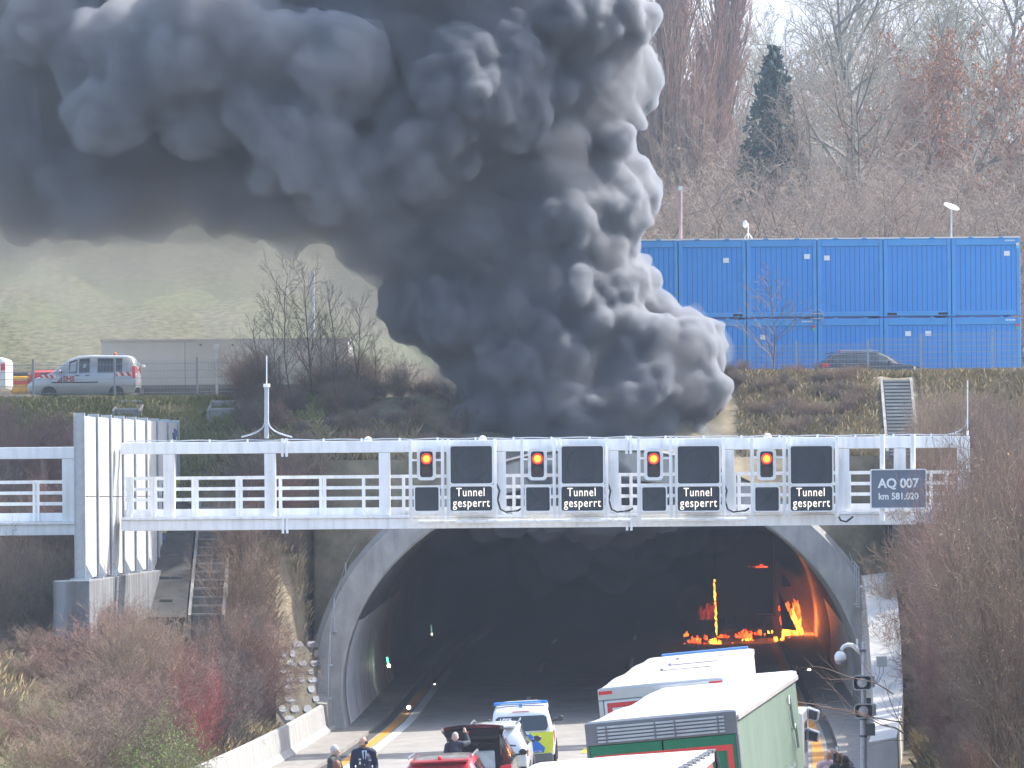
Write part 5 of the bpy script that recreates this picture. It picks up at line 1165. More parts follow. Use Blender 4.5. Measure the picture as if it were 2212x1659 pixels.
# ------------------------------------------------------------------ vegetation
pa, pb = STAIR_TOP, STAIR_FOOT
class Twig:
    def __init__(s, seed): s.r = random.Random(seed); s.A = MB(); s.B = MB(); s.L = MB()
    def seg(s, g, pts, r0, r1):
        k = len(pts); o = len(g.v)
        for i, p in enumerate(pts):
            d = pts[min(i+1, k-1)]-pts[max(i-1, 0)]
            a = Vector((-d.y, d.x, 0.0)); 
            if a.length < 1e-6: a = Vector((1,0,0))
            a.normalize(); b = d.cross(a); b.normalize(); r = r0+(r1-r0)*i/(k-1)
            g.v.append(tuple(p+a*r)); g.v.append(tuple(p-a*r*.5+b*r*.87)); g.v.append(tuple(p-a*r*.5-b*r*.87))
        for i in range(k-1):
            q = o+3*i
            g.f += [(q,q+1,q+4,q+3), (q+1,q+2,q+5,q+4), (q+2,q,q+3,q+5)]; g.m += [0,0,0]
    def leaf(s, p, sz, m=0):
        r = s.r; a = Vector((r.uniform(-1,1), r.uniform(-1,1), r.uniform(-1,1))).normalized()*sz; b = Vector((r.uniform(-1,1), r.uniform(-1,1), r.uniform(-1,1))).normalized()*sz*.6
        o = len(s.L.v); s.L.v += [tuple(p), tuple(p+a*.5+b*.5), tuple(p+a), tuple(p+a*.5-b*.5)]; s.L.f.append((o,o+1,o+2,o+3)); s.L.m.append(m)
    def branch(s, p, d, L, r0, lev, cfg):
        r = s.r; n = cfg['seg'][lev]; pts = [p]; q = Vector(p); d = d.normalized(); up = cfg['up'][lev]; wob = cfg['wob']
        for i in range(n):
            d = (d+Vector((r.gauss(0,wob), r.gauss(0,wob), r.gauss(0,wob)+up))).normalized(); q = q+d*(L/n); pts.append(q)
        s.seg(s.A if lev < cfg['split'] else s.B, pts, r0, r0*cfg['tap'][lev])
        last = lev+1 >= len(cfg['num'])+0
        if lev < len(cfg['num']):
            k = max(1, int(cfg['num'][lev]*r.uniform(.75,1.25)))
            for j in range(k):
                f = cfg['st'][lev]+(1-cfg['st'][lev])*(j+r.random())/k; f = min(.98, f); x = f*n; i = min(n-1, int(x)); b = pts[i].lerp(pts[i+1], x-i)
                dd = (pts[i+1]-pts[i]).normalized(); an = R(r.uniform(*cfg['ang'][lev])); ax = Vector((r.gauss(0,1), r.gauss(0,1), r.gauss(0,1))).cross(dd)
                if ax.length < 1e-4: continue
                nd = Matrix.Rotation(an, 3, ax.normalized()) @ dd
                s.branch(b, nd, L*cfg['len'][lev]*(1.15-f*cfg.get('cone',[.55]*6)[lev])*r.uniform(.7,1.2), max(cfg['rmin'], r0*(1-.55*f)*.55), lev+1, cfg)
        elif cfg.get('leaf'):
            nl, sz = cfg['leaf']; kk = nl if isinstance(nl, int) else (1 if r.random() < nl else 0)
            for _ in range(kk): i = r.randint(1, n); s.leaf(pts[i], sz*r.uniform(.6,1.3))
def shrub_meshes(seed, H, nst, tilt, cfg, mats, base=.35, names=('stems', 'twigs', 'leaves')):
    T = Twig(seed); r = T.r
    for i in range(nst):
        a = r.uniform(0, 2*math.pi); ti = R(r.uniform(2, tilt)); d = Vector((math.sin(ti)*math.cos(a), math.sin(ti)*math.sin(a), math.cos(ti)))
        p = Vector((base*math.cos(a)*r.random(), base*math.sin(a)*r.random(), -.25)); T.branch(p, d, H*r.uniform(.62,1.08), cfg['r0']*r.uniform(.7,1.2), 0, cfg)
    out = []
    for g, nm, m in ((T.A, names[0], mats[0]), (T.B, names[1], mats[1]), (T.L, names[2], mats[2] if len(mats) > 2 else mats[1])):
        if g.f: out.append((nm, g.mesh(nm, m, fix=False)))
    return out
def tw(name, c, c2): return mat(name, c, .85, col2=c2, scale=1.7, thresh=(.3,.7))
K = {'brown': (tw('brown_bark', (.12,.085,.065), (.21,.155,.12)), tw('brown_twigs', (.17,.12,.09), (.30,.22,.165))),
 'red': (tw('reddish_bark', (.14,.09,.075), (.22,.15,.12)), tw('reddish_twigs', (.205,.12,.095), (.33,.215,.17))),
 'crimson': (tw('crimson_bark', (.20,.05,.05), (.27,.09,.08)), tw('crimson_twigs', (.30,.08,.08), (.37,.14,.12))),
 'grey': (tw('dark_grey_bark', (.08,.067,.06), (.15,.125,.11)), tw('dark_grey_twigs', (.14,.112,.095), (.23,.185,.155))),
 'tan': (tw('tan_bark', (.25,.185,.13), (.36,.28,.20)), tw('tan_twigs', (.25,.18,.125), (.36,.27,.19)))}
BUD = mat('spring_green_leaves', (.11,.20,.03), .7, col2=(.24,.36,.08), scale=3); RUST = mat('rust_leaves', (.27,.12,.065), .8, col2=(.44,.22,.12), scale=.8); CONL = mat('conifer_needles', (.03,.06,.055), .85, col2=(.075,.12,.105), scale=.6)
DRYL = mat('dry_leaves', (.36,.24,.12), .8, col2=(.46,.32,.17), scale=2)
CS = dict(seg=[7,5,4,3], up=[.02,.05,.04,.02], wob=.10, tap=[.30,.35,.45,.5], split=1, num=[10,7,5], st=[.15,.12,.15], ang=[(18,48),(22,55),(25,60)], len=[.55,.55,.55], rmin=.0045, r0=.020)
CB_ = dict(CS, num=[11,8,5], r0=.022)
proto = {}
def mk(kind, seed, H, nst, tilt, cfg, leaf=None):
    c = dict(cfg)
    if leaf: c['leaf'] = leaf[0]
    ms = (*K[kind], *((leaf[1],) if leaf else ()))
    return shrub_meshes(seed, H, nst, tilt, c, ms)
for i, kd in enumerate(('brown', 'red', 'grey', 'crimson', 'tan')):
    proto[kd] = [mk(kd, 20+3*i+j, 3.0, 20, (20, 31)[j], CS) for j in range(2)]
proto['green'] = [mk('brown', 51+j, 2.4, 18, 34, dict(CS, num=[8,6,3]), ((3, .055), BUD)) for j in range(2)]
proto['tangle'] = [mk('brown', 61, 3.0, 18, 45, dict(CB_, wob=.16, up=[-.01,0,0,0])), mk('red', 62, 3.0, 18, 45, dict(CB_, wob=.16, up=[-.01,0,0,0]), ((.10, .06), DRYL))]
proto['big'] = [mk('brown', 71, 3.0, 11, 17, dict(CB_, r0=.026, num=[10,9,6], wob=.12), ((.12, .05), DRYL)), mk('red', 72, 3.0, 11, 17, dict(CB_, r0=.024, num=[10,9,6], wob=.12))]
proto['sapling'] = [mk('grey', 81+j, 3.0, 1, 3, dict(seg=[9,6,4,3], up=[.03,.07,.05,.03], wob=.05, tap=[.22,.35,.45,.5], split=1, num=[15,7,3], st=[.18,.15,.2], ang=[(30,55),(25,50),(25,50)], len=[.50,.48,.5], rmin=.004, r0=.030, cone=[.75,.5,.5,.5])) for j in range(2)]
rp = random.Random(99)
def plant(nm, parts, label, cat, group, x, y, z, s, sz, rz):
    t = thing(nm, label, cat, (x, y, z), rz, group); t.scale = (s, s, sz)
    for n_, me in parts:
        o = bpy.data.objects.new(n_, me); COL.objects.link(o); o.parent = t
    return t
GRP = {'brown': ('bare brown shrub', 'brown bare shrubs'), 'red': ('bare reddish shrub', 'reddish bare shrubs'), 'grey': ('bare dark grey shrub', 'dark grey bare shrubs'), 'crimson': ('crimson twigged shrub', 'crimson shrubs'), 'tan': ('tan dry shrub', 'tan dry shrubs'), 'green': ('shrub with fresh green leaves', 'budding green shrubs'), 'tangle': ('low tangled bramble shrub', 'tangled shrubs'), 'big': ('tall spreading bare bush', 'tall spreading bushes'), 'sapling': ('slender bare sapling', 'bare saplings')}
def shrub(kind, px, pytop, D, where, wide=1.0, var=None, unique=None, minh=.6, base=None, maxr=1.5):
    x = PX(px, D, 1200); z = TER(x, D); zt = P(px, pytop, D).z; h = max(minh, zt-z) if base is None else base
    s = h/3.0; b, g = GRP[kind]; ps = proto[kind]; v = rp.randrange(len(ps)) if var is None else var
    return plant('sapling_tree' if kind == 'sapling' else 'shrub', ps[v], unique or (b+' '+where), 'sapling' if kind == 'sapling' else 'shrub', None if unique else g+' '+where, x, D, z-.05, min(s*wide, maxr/1.75)*rp.uniform(.85,1.15), s, rp.uniform(0, 6.28))
def patch(kinds, n, pxr, pyr, Dr, where, wide=1.1):
    """shrubs scattered over a stretch of ground, tops near the given heights"""
    for i in range(n):
        f = rp.random(); px = pxr[0]+(pxr[1]-pxr[0])*(i+rp.random())/n; D = Dr[0]+(Dr[1]-Dr[0])*f; py = pyr[0]+(pyr[1]-pyr[0])*f+rp.uniform(-25, 25)
        x = PX(px, D, 1200)
        if abs(x-XO(min(D,133))-3.2) < 10.9 and D < 134.5: continue
        if 545 < px < 712 and 119 < D < 131.5: continue
        shrub(rp.choice(kinds), px, py, D, where, wide)
WL = 'in the lower left thicket'; WE = 'on the bank left of the portal'; WB = 'on the bank behind the noise barrier'; WR = 'on the slope right of the portal'; WT = 'along the right crest'; WF = 'in the right foreground thicket'; WO = 'above the portal at the left crest'
# lower left thicket
patch(['red','brown','red','brown','tangle'], 20, (-40, 330), (1480, 1290), (103, 117), WL, 1.2)
patch(['brown','red','tan','grey'], 12, (200, 560), (1500, 1340), (103, 119), WL, 1.15)
patch(['brown','tangle','tan'], 18, (-30, 560), (1600, 1450), (94, 103), WL, 1.25)
patch(['brown','tan','tangle'], 10, (330, 640), (1640, 1470), (104, 122), WL, 1.1)
patch(['green','tangle','brown','tan','green'], 26, (-60, 330), (1640, 1500), (84, 100), WL, 1.3)
for px, py, D in ((385,1425,111),(400,1470,108),(360,1450,113),(410,1530,106.5)): shrub('crimson', px, py, D, 'in the lower left thicket', 1.0, maxr=1.2)
for px, py, D in ((40,1490,99),(90,1500,98),(10,1530,97),(330,1500,99),(380,1520,98),(290,1540,98),(230,1560,97),(350,1560,96),(150,1590,95.5),(60,1560,96)): shrub('green', px, py, D, WL, 1.2)
for px, py, D, v in ((285,1345,108,0),(345,1370,110,1),(250,1420,107,0)): shrub('tan', px, py, D, WL, 1.5, v)
# left bank behind gantry and barrier
patch(['brown','grey','red'], 22, (-60, 165), (1150, 860), (122.5, 139), WB, 1.1)
patch(['brown','tan','grey'], 9, (-40, 150), (1290, 1215), (115, 119), WB, .9)
for px in (35, 60, 95, 120): shrub('tan', px, 1215, 117.5, WB, .8)
patch(['grey','brown','red','tangle'], 52, (515, 820), (1240, 790), (125, 140), WE, 1.2)
patch(['brown','grey'], 16, (520, 800), (860, 770), (138, 141.5), WE, 1.1)
patch(['grey','red','tangle'], 9, (480, 545), (1400, 1270), (121.5, 128), WE, 1.0)
patch(['grey','tangle','brown'], 26, (540, 1010), (985, 900), (133, 137.5), WE, 1.0)
patch(['grey','brown'], 24, (720, 1010), (900, 760), (136, 143), WO, 1.2)
for px, py, D, w in ((648,560,139,1.0),(690,575,139.5,1.1),(620,640,138.5,1.0),(720,620,140,1.1),(560,690,139,1.2),(760,640,140.5,1.1),(590,760,138,1.2),(670,640,140,1.2),(740,700,139,1.2),(800,720,141,1.1),(850,740,141,1.0)):
    shrub('sapling', px, py, D, 'standing before the grey flat roofed building', w*.9, maxr=3)
patch(['grey','tangle','brown'], 9, (588, 650), (1190, 1040), (131.6, 133.9), WE, .6)
# right slope
patch(['grey','brown','tangle'], 34, (1560, 1870), (900, 780), (137, 143.2), WT, 1.1)
patch(['brown','grey'], 16, (1640, 1865), (930, 860), (135, 140), WT, 1.1)
shrub('sapling', 1670, 590, 142.6, WT, 1.15, 0, maxr=3, unique='tall bare sapling spreading in front of the blue containers')
patch(['brown','tangle','tan'], 18, (1850, 2010), (1330, 1120), (122, 131), WR, 1.0)
patch(['red','brown','red'], 16, (1930, 2230), (1230, 1010), (112, 126), WR, 1.2)
patch(['brown','tan','grey'], 12, (2000, 2230), (960, 830), (126, 142), WR, 1.1)
# right foreground
patch(['red','red','brown'], 16, (2060, 2280), (1230, 970), (88, 112), WF, .9)
patch(['big','brown','red'], 18, (2030, 2270), (1480, 1180), (80, 100), WF, .8)
patch(['tangle','brown','red','grey'], 24, (1985, 2260), (1620, 1400), (76, 92), WF, .8)
patch(['tangle','tan','brown'], 16, (1950, 2060), (1560, 1420), (92, 112), WF, .6)
patch(['big','brown'], 7, (2140, 2290), (1200, 960), (72, 84), WF, .8)
# twigs reaching over the pole
T = Twig(5); cfgT = dict(CS, num=[5,4], seg=[8,5,4], r0=.02, wob=.14, split=1)
for (a, b_, D) in (((1960,1590),(1752,1440),93.0),((1930,1500),(1780,1415),92.5),((1950,1560),(1750,1530),93.2),((2010,1660),(1870,1480),92.8)):
    p0, p1 = P(*a, D), P(*b_, D); T.branch(p0, (p1-p0), (p1-p0).length, .022, 0, dict(cfgT, up=[0,0,0]))
t = thing('shrub', 'long bare branches of the right thicket reaching left across the camera pole', 'shrub', P(1960, 1640, 93))
for g, nm, m_ in ((T.A, 'stems', K['brown'][0]), (T.B, 'twigs', K['red'][1])): g.build(nm, m_, t, fix=False)
# ---- trees beyond the containers
def tree(label, px, pytop, D, pybase, kind, seed, H, wide=1.0, nm='bare_tree', group=None):
    a, b = P(px, pybase, D), P(px, pytop, D); a.z = TER(a.x, D)-.1; f_ = (b.z-P(px, pybase, D).z)/(b.z-a.z); wide *= (.5+.5*f_); h = b.z-a.z
    if (kind, seed) not in TREES: TREES[(kind, seed)] = tree_meshes(kind, seed)
    t = thing(nm, label, 'tree', (a.x, D, a.z), rp.uniform(0, 6.28), group); s = h/10.0; t.scale = (s*wide, s*wide, s)
    for n_, me in TREES[(kind, seed)]:
        o = bpy.data.objects.new(n_, me); COL.objects.link(o); o.parent = t
    return t
TREES = {}
TB = tw('tree_bark', (.11,.095,.08), (.19,.165,.13)); TTW = tw('tree_twigs', (.26,.205,.165), (.40,.32,.26)); TGR = tw('greenish_twigs', (.26,.24,.185), (.39,.36,.27)); TRD = tw('poplar_twigs', (.30,.18,.135), (.42,.265,.20))  # haze put into the twig colours, paler than the nearer shrubs
CT = dict(seg=[10,7,5,4,3], up=[.02,.035,.03,.02,.01], wob=.09, tap=[.15,.25,.35,.45,.5], split=2, num=[20,9,7,5], st=[.20,.2,.15,.15], ang=[(28,62),(25,55),(25,60),(25,60)], len=[.48,.52,.5,.5], rmin=.008, r0=.16, cone=[.55,.5,.5,.5,.5])
def tree_meshes(kind, seed):
    T = Twig(seed)
    if kind == 'conifer':
        r = T.r; T.seg(T.A, [Vector((0,0,z)) for z in (-.3,3,6,9.8)], .16, .01)
        for i in range(330):
            f = i/330; z = .7+9.1*f**.9; rad = 2.75*(1-f)**.72*r.uniform(.72,1.08)+.06; a = i*2.4+r.uniform(-.3,.3)
            d = Vector((math.cos(a), math.sin(a), 0)); p0 = Vector((0,0,z)); pts = [p0+d*rad*q+Vector((0,0,-.32*rad*q*q+.10*rad*q**4)) for q in (0,.3,.6,.85,1)]
            T.seg(T.A, pts, .025, .006)
            for k in range(int(10+36*rad/2.7)):
                q = r.random()**.6; x = q*4; j = min(3, int(x)); b = pts[j].lerp(pts[j+1], x-j); sd = Vector((-d.y, d.x, 0))*r.uniform(-1,1)*rad*.20*(1.1-q*.6)
                T.leaf(b+sd+Vector((0,0,r.uniform(-.14,.04))), .26*r.uniform(.6,1.2))
        ms = (TB, TTW, CONL)
    elif kind == 'poplar':
        r = T.r; cfg = dict(CT, num=[95,10,5,3], st=[.10,.12,.15,.15], ang=[(10,26),(10,28),(12,32),(15,35)], up=[.02,.08,.07,.05,.03], len=[.42,.45,.45,.45], cone=[.75,.5,.5,.5,.5], wob=.05, r0=.14, rmin=.009)
        T.branch(Vector((0,0,-.3)), Vector((0,0,1)), 10.0, .16, 0, cfg); ms = (TB, TRD, RUST)
    else:
        cfg = dict(CT)
        if kind == 'rust': cfg['leaf'] = (3, .12)
        if kind == 'round': cfg = dict(CT, num=[24,10,7,5], ang=[(30,70),(28,60),(25,60),(25,60)], len=[.5,.52,.5,.5])
        if kind == 'low': cfg = dict(CT, num=[16,9,7,4], st=[.06,.15,.15,.15], ang=[(25,60)]*4, len=[.6,.5,.5,.5]); cfg['leaf'] = (.22, .08)
        if kind == 'low':
            for k in range(4):
                a = k*1.6; T.branch(Vector((.2*math.cos(a), .2*math.sin(a), -.3)), Vector((.28*math.cos(a), .28*math.sin(a), 1)), 9.0, .09, 0, dict(cfg, num=[9,7,5,4]))
        else: T.branch(Vector((0,0,-.3)), Vector((0.02,0,1)), 9.6, .17, 0, cfg)
        ms = {'rust': (TB, TTW, RUST), 'green': (TB, TGR, TGR), 'round': (TB, TGR, TGR), 'low': (TB, TTW, RUST)}.get(kind, (TB, TTW, TTW))
    return [(nm, g.mesh(nm, m_, fix=False)) for g, nm, m_ in ((T.A, 'trunk', ms[0]), (T.B, 'crown', ms[1]), (T.L, 'leaves' if kind != 'conifer' else 'crown', ms[2])) if g.f]
GB = 'trees behind the blue containers'
tree('tall narrow reddish poplar, left of the pair', 1468, -90, 330, 640, 'poplar', 1, 0, .95, 'poplar_tree'); tree('tall narrow reddish poplar, right of the pair', 1560, -60, 335, 640, 'poplar', 2, 0, .85, 'poplar_tree')
tree('slim poplar half hidden by the smoke edge', 1425, 60, 345, 650, 'poplar', 2, 0, .7, 'poplar_tree')
tree('dark blue green conifer standing between the poplars and the bare trees', 1673, 85, 246, 440, 'conifer', 3, 0, 1.0, 'conifer_tree')
tree('rust leaved tree at the right behind the fifth container', 2015, 165, 250, 600, 'rust', 4, 0, .85, 'rust_leaved_tree')
tree('rust leaved tree left of the larger one', 1950, 180, 258, 600, 'rust', 5, 0, .8, 'rust_leaved_tree')
tree('bare tree with a dark nest in front of the woods', 1845, 165, 240, 600, 'plain', 6, 0, .95)
tree('bare tree behind the radio antenna', 1760, 260, 246, 600, 'plain', 7, 0, .9)
tree('tall pale bare tree rising at the upper right', 1925, -60, 400, 560, 'round', 8, 0, 1.0)
tree('tall grey green tree filling the upper right corner', 2110, -80, 380, 560, 'round', 9, 0, 1.1)
tree('grey green tree cut by the right picture edge', 2215, 40, 330, 560, 'round', 8, 0, 1.0)
for i, (px, py, D) in enumerate(((1430,330,260),(1490,400,250),(1575,330,265),(1640,350,255),(1690,390,240),(1540,430,238),(1720,330,275),(1800,400,236),(1890,420,235),(1990,430,234),(2090,430,238),(2170,380,250),(2215,300,255),(1380,420,265),(1620,440,233))):
    tree('low shrubby tree with few brown leaves in the undergrowth behind the containers', px, py, D, 620, 'low', 10+i % 3, 0, 1.25, 'undergrowth_tree', 'undergrowth trees behind the containers')
for i in range(30):
    tree('brown twiggy bush in the dense undergrowth just behind the containers', 1330+i*31+rp.uniform(-14, 14), rp.uniform(390, 480), rp.uniform(165, 215), 640, 'low', 10+i % 3, 0, 1.5, 'undergrowth_tree', 'brown bushes just behind the containers')
for i, (px, py, D) in enumerate(((1360,150,420),(1640,180,430),(1760,180,410),(1830,60,430),(2010,-20,440),(2170,120,430),(1400,220,400),(1540,250,420),(1900,230,400))):
    tree('hazy bare tree in the row behind the poplars and conifer', px, py, D, 600, ('green','plain')[i % 2], 20+i % 2, 0, 1.15, 'bare_tree', 'hazy bare trees in the back row')
n_ = P(1826, 384, 238.5); tag(MB().sphere(n_, (.35,.35,.3), nu=10, nv=7).build('bird_nest', mat('nest', (.03,.025,.02), .9)), 'dark round bird nest in the bare tree', 'nest')
# hillside trees dim behind the smoke on the left
tree('dim bare tree on the meadow behind the silver van', 268, 500, 190, 760, 'plain', 6, 0, .5); tree('dim bare tree on the meadow left of the picture middle', 620, 470, 200, 760, 'plain', 7, 0, .6)
tag(MB().tube([P(675,745,160), P(675,585,160)], .10, 8).build('lamp_post', GALV), 'pale grey post rising behind the grey building', 'post')
# ---- grass
def grass(n, pxr, Dr, m, nm, lab, h=(.15,.45), lat=None):
    r = random.Random(n); g = MB()
    for i in range(n):
        D = r.uniform(*Dr); px = r.uniform(*pxr); x = PX(px, D)
        dt = x-XO(min(D, 133))-3.2
        if abs(dt) < 10.1 and D < 134.2: continue
        if 598 < px < 706 and 121 < D < 131.5: continue
        if 122 < D < 142 and abs(x-(pb.x+(pa.x-pb.x)*(D-pb.y)/(pa.y-pb.y))) < .85: continue
        z = TER(x, D)
        if D > 134 and abs(dt) < 11.5 and z < 9.4: continue
        for k in range(3):
            a = r.uniform(0, 6.28); hh = r.uniform(*h); b = Vector((x+r.uniform(-.1,.1), D+r.uniform(-.1,.1), z-.08)); le = Vector((math.cos(a), math.sin(a), 0)); w = .012+.010*r.random()
            o = len(g.v); s_ = Vector((-le.y, le.x, 0))*w
            g.v += [tuple(b-s_), tuple(b+s_), tuple(b+le*hh*.25+Vector((0,0,hh*.7))+s_*.6), tuple(b+le*hh*.6+Vector((0,0,hh*.95)))]; g.f += [(o,o+1,o+2), (o,o+2,o+3)]; g.m += [0,0]
    tag(g.build(nm, m, fix=False), lab, kind='stuff')
DG = mat('dry_grass_blades', (.22,.17,.09), .9, col2=(.38,.30,.17), scale=.8); GG = mat('green_grass_blades', (.13,.145,.05), .9, col2=(.29,.26,.12), scale=.5)
grass(9000, (-40, 700), (134, 142.5), GG, 'grass', 'green and dry grass on the left crest', (.15,.4))
grass(9000, (1600, 2230), (133, 144), DG, 'grass', 'dry tan grass on the right crest', (.2,.5))
grass(5000, (1900, 2230), (134, 143), GG, 'grass', 'green grass patches on the right crest', (.12,.3))
grass(9000, (1840, 2060), (120, 134), DG, 'grass', 'dry grass on the slope right of the portal', (.2,.55))
grass(11000, (470, 900), (118, 137), DG, 'grass', 'dry grass on the bank left of the portal', (.2,.5))
grass(9000, (-40, 720), (94, 122), DG, 'grass', 'dry grass under the left thicket', (.2,.6))
grass(6000, (1860, 2230), (72, 120), DG, 'grass', 'dry grass under the right thicket', (.2,.6))

# ------------------------------------------------------------------ smoke
rs = random.Random(17)
def ico():
    bm = bmesh.new(); bmesh.ops.create_icosphere(bm, subdivisions=2, radius=1); v = np.array([p.co[:] for p in bm.verts]); f = np.array([[q.index for q in t.verts] for t in bm.faces]); bm.free(); return v, f
IV, IF = ico()
def plume(name, label, puffs, D0, vox, m, lev=2, disp=(), jitter=2.0, n1=22, n2=10, squash=.85):
    """union of many round billows, large to small, welded into one closed skin"""
    sph = []
    for p in puffs:
        px, py, r = p[:3]; D = D0+(p[3] if len(p) > 3 else rs.uniform(-jitter, jitter)); c = P(px, py, D); Rm = r*D/FPX; sph.append((c, Rm*.93))
        for i in range(n1):
            z = rs.uniform(-1, 1); a = rs.uniform(0, 6.283); q = math.sqrt(1-z*z); d = Vector((q*math.cos(a), q*math.sin(a), z))
            if d.y > .5: continue
            r1 = Rm*rs.uniform(.2, .5); c1 = c+d*(Rm*1.0-r1*.62); sph.append((c1, r1))
            if lev > 1:
                for j in range(n2):
                    z = rs.uniform(-1, 1); a = rs.uniform(0, 6.283); q = math.sqrt(1-z*z); e = (Vector((q*math.cos(a), q*math.sin(a), z))+d*.6).normalized()
                    if e.y > .6: continue
                    r2 = r1*rs.uniform(.22, .45); sph.append((c1+e*(r1-r2*.45), r2))
    N = len(sph); vs = np.concatenate([IV*r+np.array(c[:]) for c, r in sph]); fs = np.concatenate([IF+i*len(IV) for i in range(N)])
    me = bpy.data.meshes.new(name); me.vertices.add(len(vs)); me.vertices.foreach_set('co', vs.ravel()); me.loops.add(fs.size); me.loops.foreach_set('vertex_index', fs.ravel().astype(np.int32))
    me.polygons.add(len(fs)); me.polygons.foreach_set('loop_start', np.arange(0, fs.size, 3, dtype=np.int32)); me.update(calc_edges=True)
    ob = bpy.data.objects.new(name, me); COL.objects.link(ob)
    md = ob.modifiers.new('weld', 'REMESH'); md.mode = 'VOXEL'; md.voxel_size = vox; md.use_smooth_shade = True
    s_ = ob.modifiers.new('soft', 'SMOOTH'); s_.iterations = 2; s_.factor = .5
    for i, (sc, st, typ) in enumerate(disp):
        tx = bpy.data.textures.new(name+str(i), typ); tx.noise_scale = sc
        if typ == 'CLOUDS': tx.noise_depth = 3
        dm = ob.modifiers.new('d'+str(i), 'DISPLACE'); dm.texture = tx; dm.strength = st; dm.texture_coords = 'GLOBAL'; dm.mid_level = .5
    md = ob.modifiers.new('reweld', 'REMESH'); md.mode = 'VOXEL'; md.voxel_size = vox; md.use_smooth_shade = True
    bpy.context.view_layer.update(); dg = bpy.context.evaluated_depsgraph_get()
    m2 = bpy.data.meshes.new_from_object(ob.evaluated_get(dg)); bpy.data.objects.remove(ob); bpy.data.meshes.remove(me)
    m2.materials.clear(); m2.materials.append(m); o2 = bpy.data.objects.new(name, m2); COL.objects.link(o2)
    return tag(o2, label, 'smoke', kind='stuff')
PUFFS = [(1150,985,150,0),(1330,985,170,0),(1470,950,90,0),(1100,880,105,0),(1230,860,180,-.5),(1400,830,150,-.5),(1490,760,78),(1500,850,72),
 (1085,760,120),(1250,730,170),(1390,740,90),(980,650,140),(1120,620,170),(1260,600,130),(1345,620,70),
 (1050,500,180),(1220,480,150),(1325,450,78),(980,380,190),(1170,350,170),(1280,330,70),
 (820,250,190),(1020,220,200),(1210,220,140),(1310,190,110),(820,80,200),(1050,60,200),(1240,60,150),(1320,60,85),
 (900,-110,210),(1180,-90,190),(1352,405,66),(1370,590,48),(1378,150,52),(1330,300,40),
 (1080,1060,84,-4.2),(1190,1062,88,-4.6),(1310,1062,90,-4.6),(1440,1060,86,-4.2),(1250,1000,130,-.5),(1400,995,110,-.5),(1060,900,70,-2),(1150,860,80,-2.5),(1250,900,85,-2.8),(1110,780,80,-2.5),(1220,770,75,-2.5),(1330,890,80,-2.5),(1040,800,60,-1.5),(1000,700,70,-2),(1120,690,70,-2.5),(1160,940,70,-2.5),(1300,960,70,-2.5),(1430,930,60,-1.5),(1380,860,75,-2.5),(1300,700,70,-2),(1530,965,50,-2),(1555,1015,58,-3),(1585,1060,48,-3.6),(1020,975,65,-2)]
SMK = volm('dense_smoke', (.50,.52,.56), 5.0, .42)
plume('smoke', 'dense dark grey smoke plume billowing from the tunnel mouth up to the left', PUFFS, 139, .13, SMK, 2, ((2.2,1.0,'CLOUDS'),(.8,.5,'CLOUDS'),(.35,.28,'CLOUDS')), 1.4, 34, 12)
SMH = volm('wispy_smoke', (.52,.53,.56), .30, .45)
plume('smoke', 'soft wispy skin of thinner smoke round the dense plume', [(p[0]-8, p[1], p[2]*1.03+7, *(p[3:] if len(p) > 3 else (-.3,))) for p in PUFFS], 138.8, .2, SMH, 1, ((1.6,1.3,'CLOUDS'),(.6,.9,'CLOUDS'),(.3,.4,'CLOUDS')), 1.4, 20)
PUFFB = [(900,560,120),(820,430,145),(860,500,110),(700,350,160),(640,150,190),(600,-90,210),(740,280,150),(560,330,170),(420,250,180),(460,90,200),(280,190,180),(250,40,200),(130,330,150),(90,170,150),(20,60,170),(300,-90,200),(60,-80,200),(330,400,110),(480,420,100),(180,430,100),(620,430,110),(20,300,150),(-60,200,150),(60,420,110)]
SMB = volm('softer_smoke', (.57,.585,.62), 1.0, .35)
plume('smoke', 'softer grey left end of the smoke plume drifting out at the upper left', PUFFB, 139.5, .2, SMB, 2, ((2.4,1.1,'CLOUDS'),(.9,.7,'CLOUDS'),(.4,.3,'CLOUDS')), 1.8, 26, 9)
PUFFC = [(330,150,135,-3),(235,235,95,-3),(430,70,150,-3),(190,110,95,-2.5),(650,330,115,-3),(745,390,100,-2.5),(570,240,95,-3),(900,320,105,-2.5),(90,60,90,-2),(560,120,110,-3.2),(420,260,80,-3),(720,140,120,-3)]
SMC = volm('billowing_smoke', (.58,.595,.63), 1.7, .35)
plume('smoke', 'paler grey billows standing out in the upper left of the plume', PUFFC, 138.5, .17, SMC, 2, ((2.0,.9,'CLOUDS'),(.8,.6,'CLOUDS'),(.35,.3,'CLOUDS')), 1.0, 30, 10)
SM2 = volm('thinning_smoke', (.48,.47,.47), .16, .3)
V2 = [(60,300,190),(0,120,160),(-60,400,200),(120,460,110),(260,450,110),(400,460,90),(540,460,80),(680,500,80),(780,600,80),(880,680,70),(-20,560,80),(960,760,60),(1000,860,60),(820,600,90),(300,400,150),(500,400,150)]
plume('smoke', 'thin brownish grey smoke fringe along the underside and left of the plume', V2, 140, .3, SM2, 1, ((2.5,1.4,'CLOUDS'),(1.0,.5,'CLOUDS')), 2.0, 14)
SM3 = volm('smoke_veil', (.66,.64,.60), .022, .2)
V3 = [(150,620,170),(350,560,150),(300,760,120),(480,720,120),(600,620,130),(700,760,110),(820,800,130),(900,860,110),(760,900,90),(640,880,80),(420,840,80),(960,920,90),(40,520,150)]
plume('smoke', 'pale smoke veil drifting over the grey building and the meadow', V3, 143.5, .4, SM3, 1, ((3,1.8,'CLOUDS'),), 1.0, 10)
SM4 = volm('tunnel_smoke', (.42,.46,.54), .06, .2)
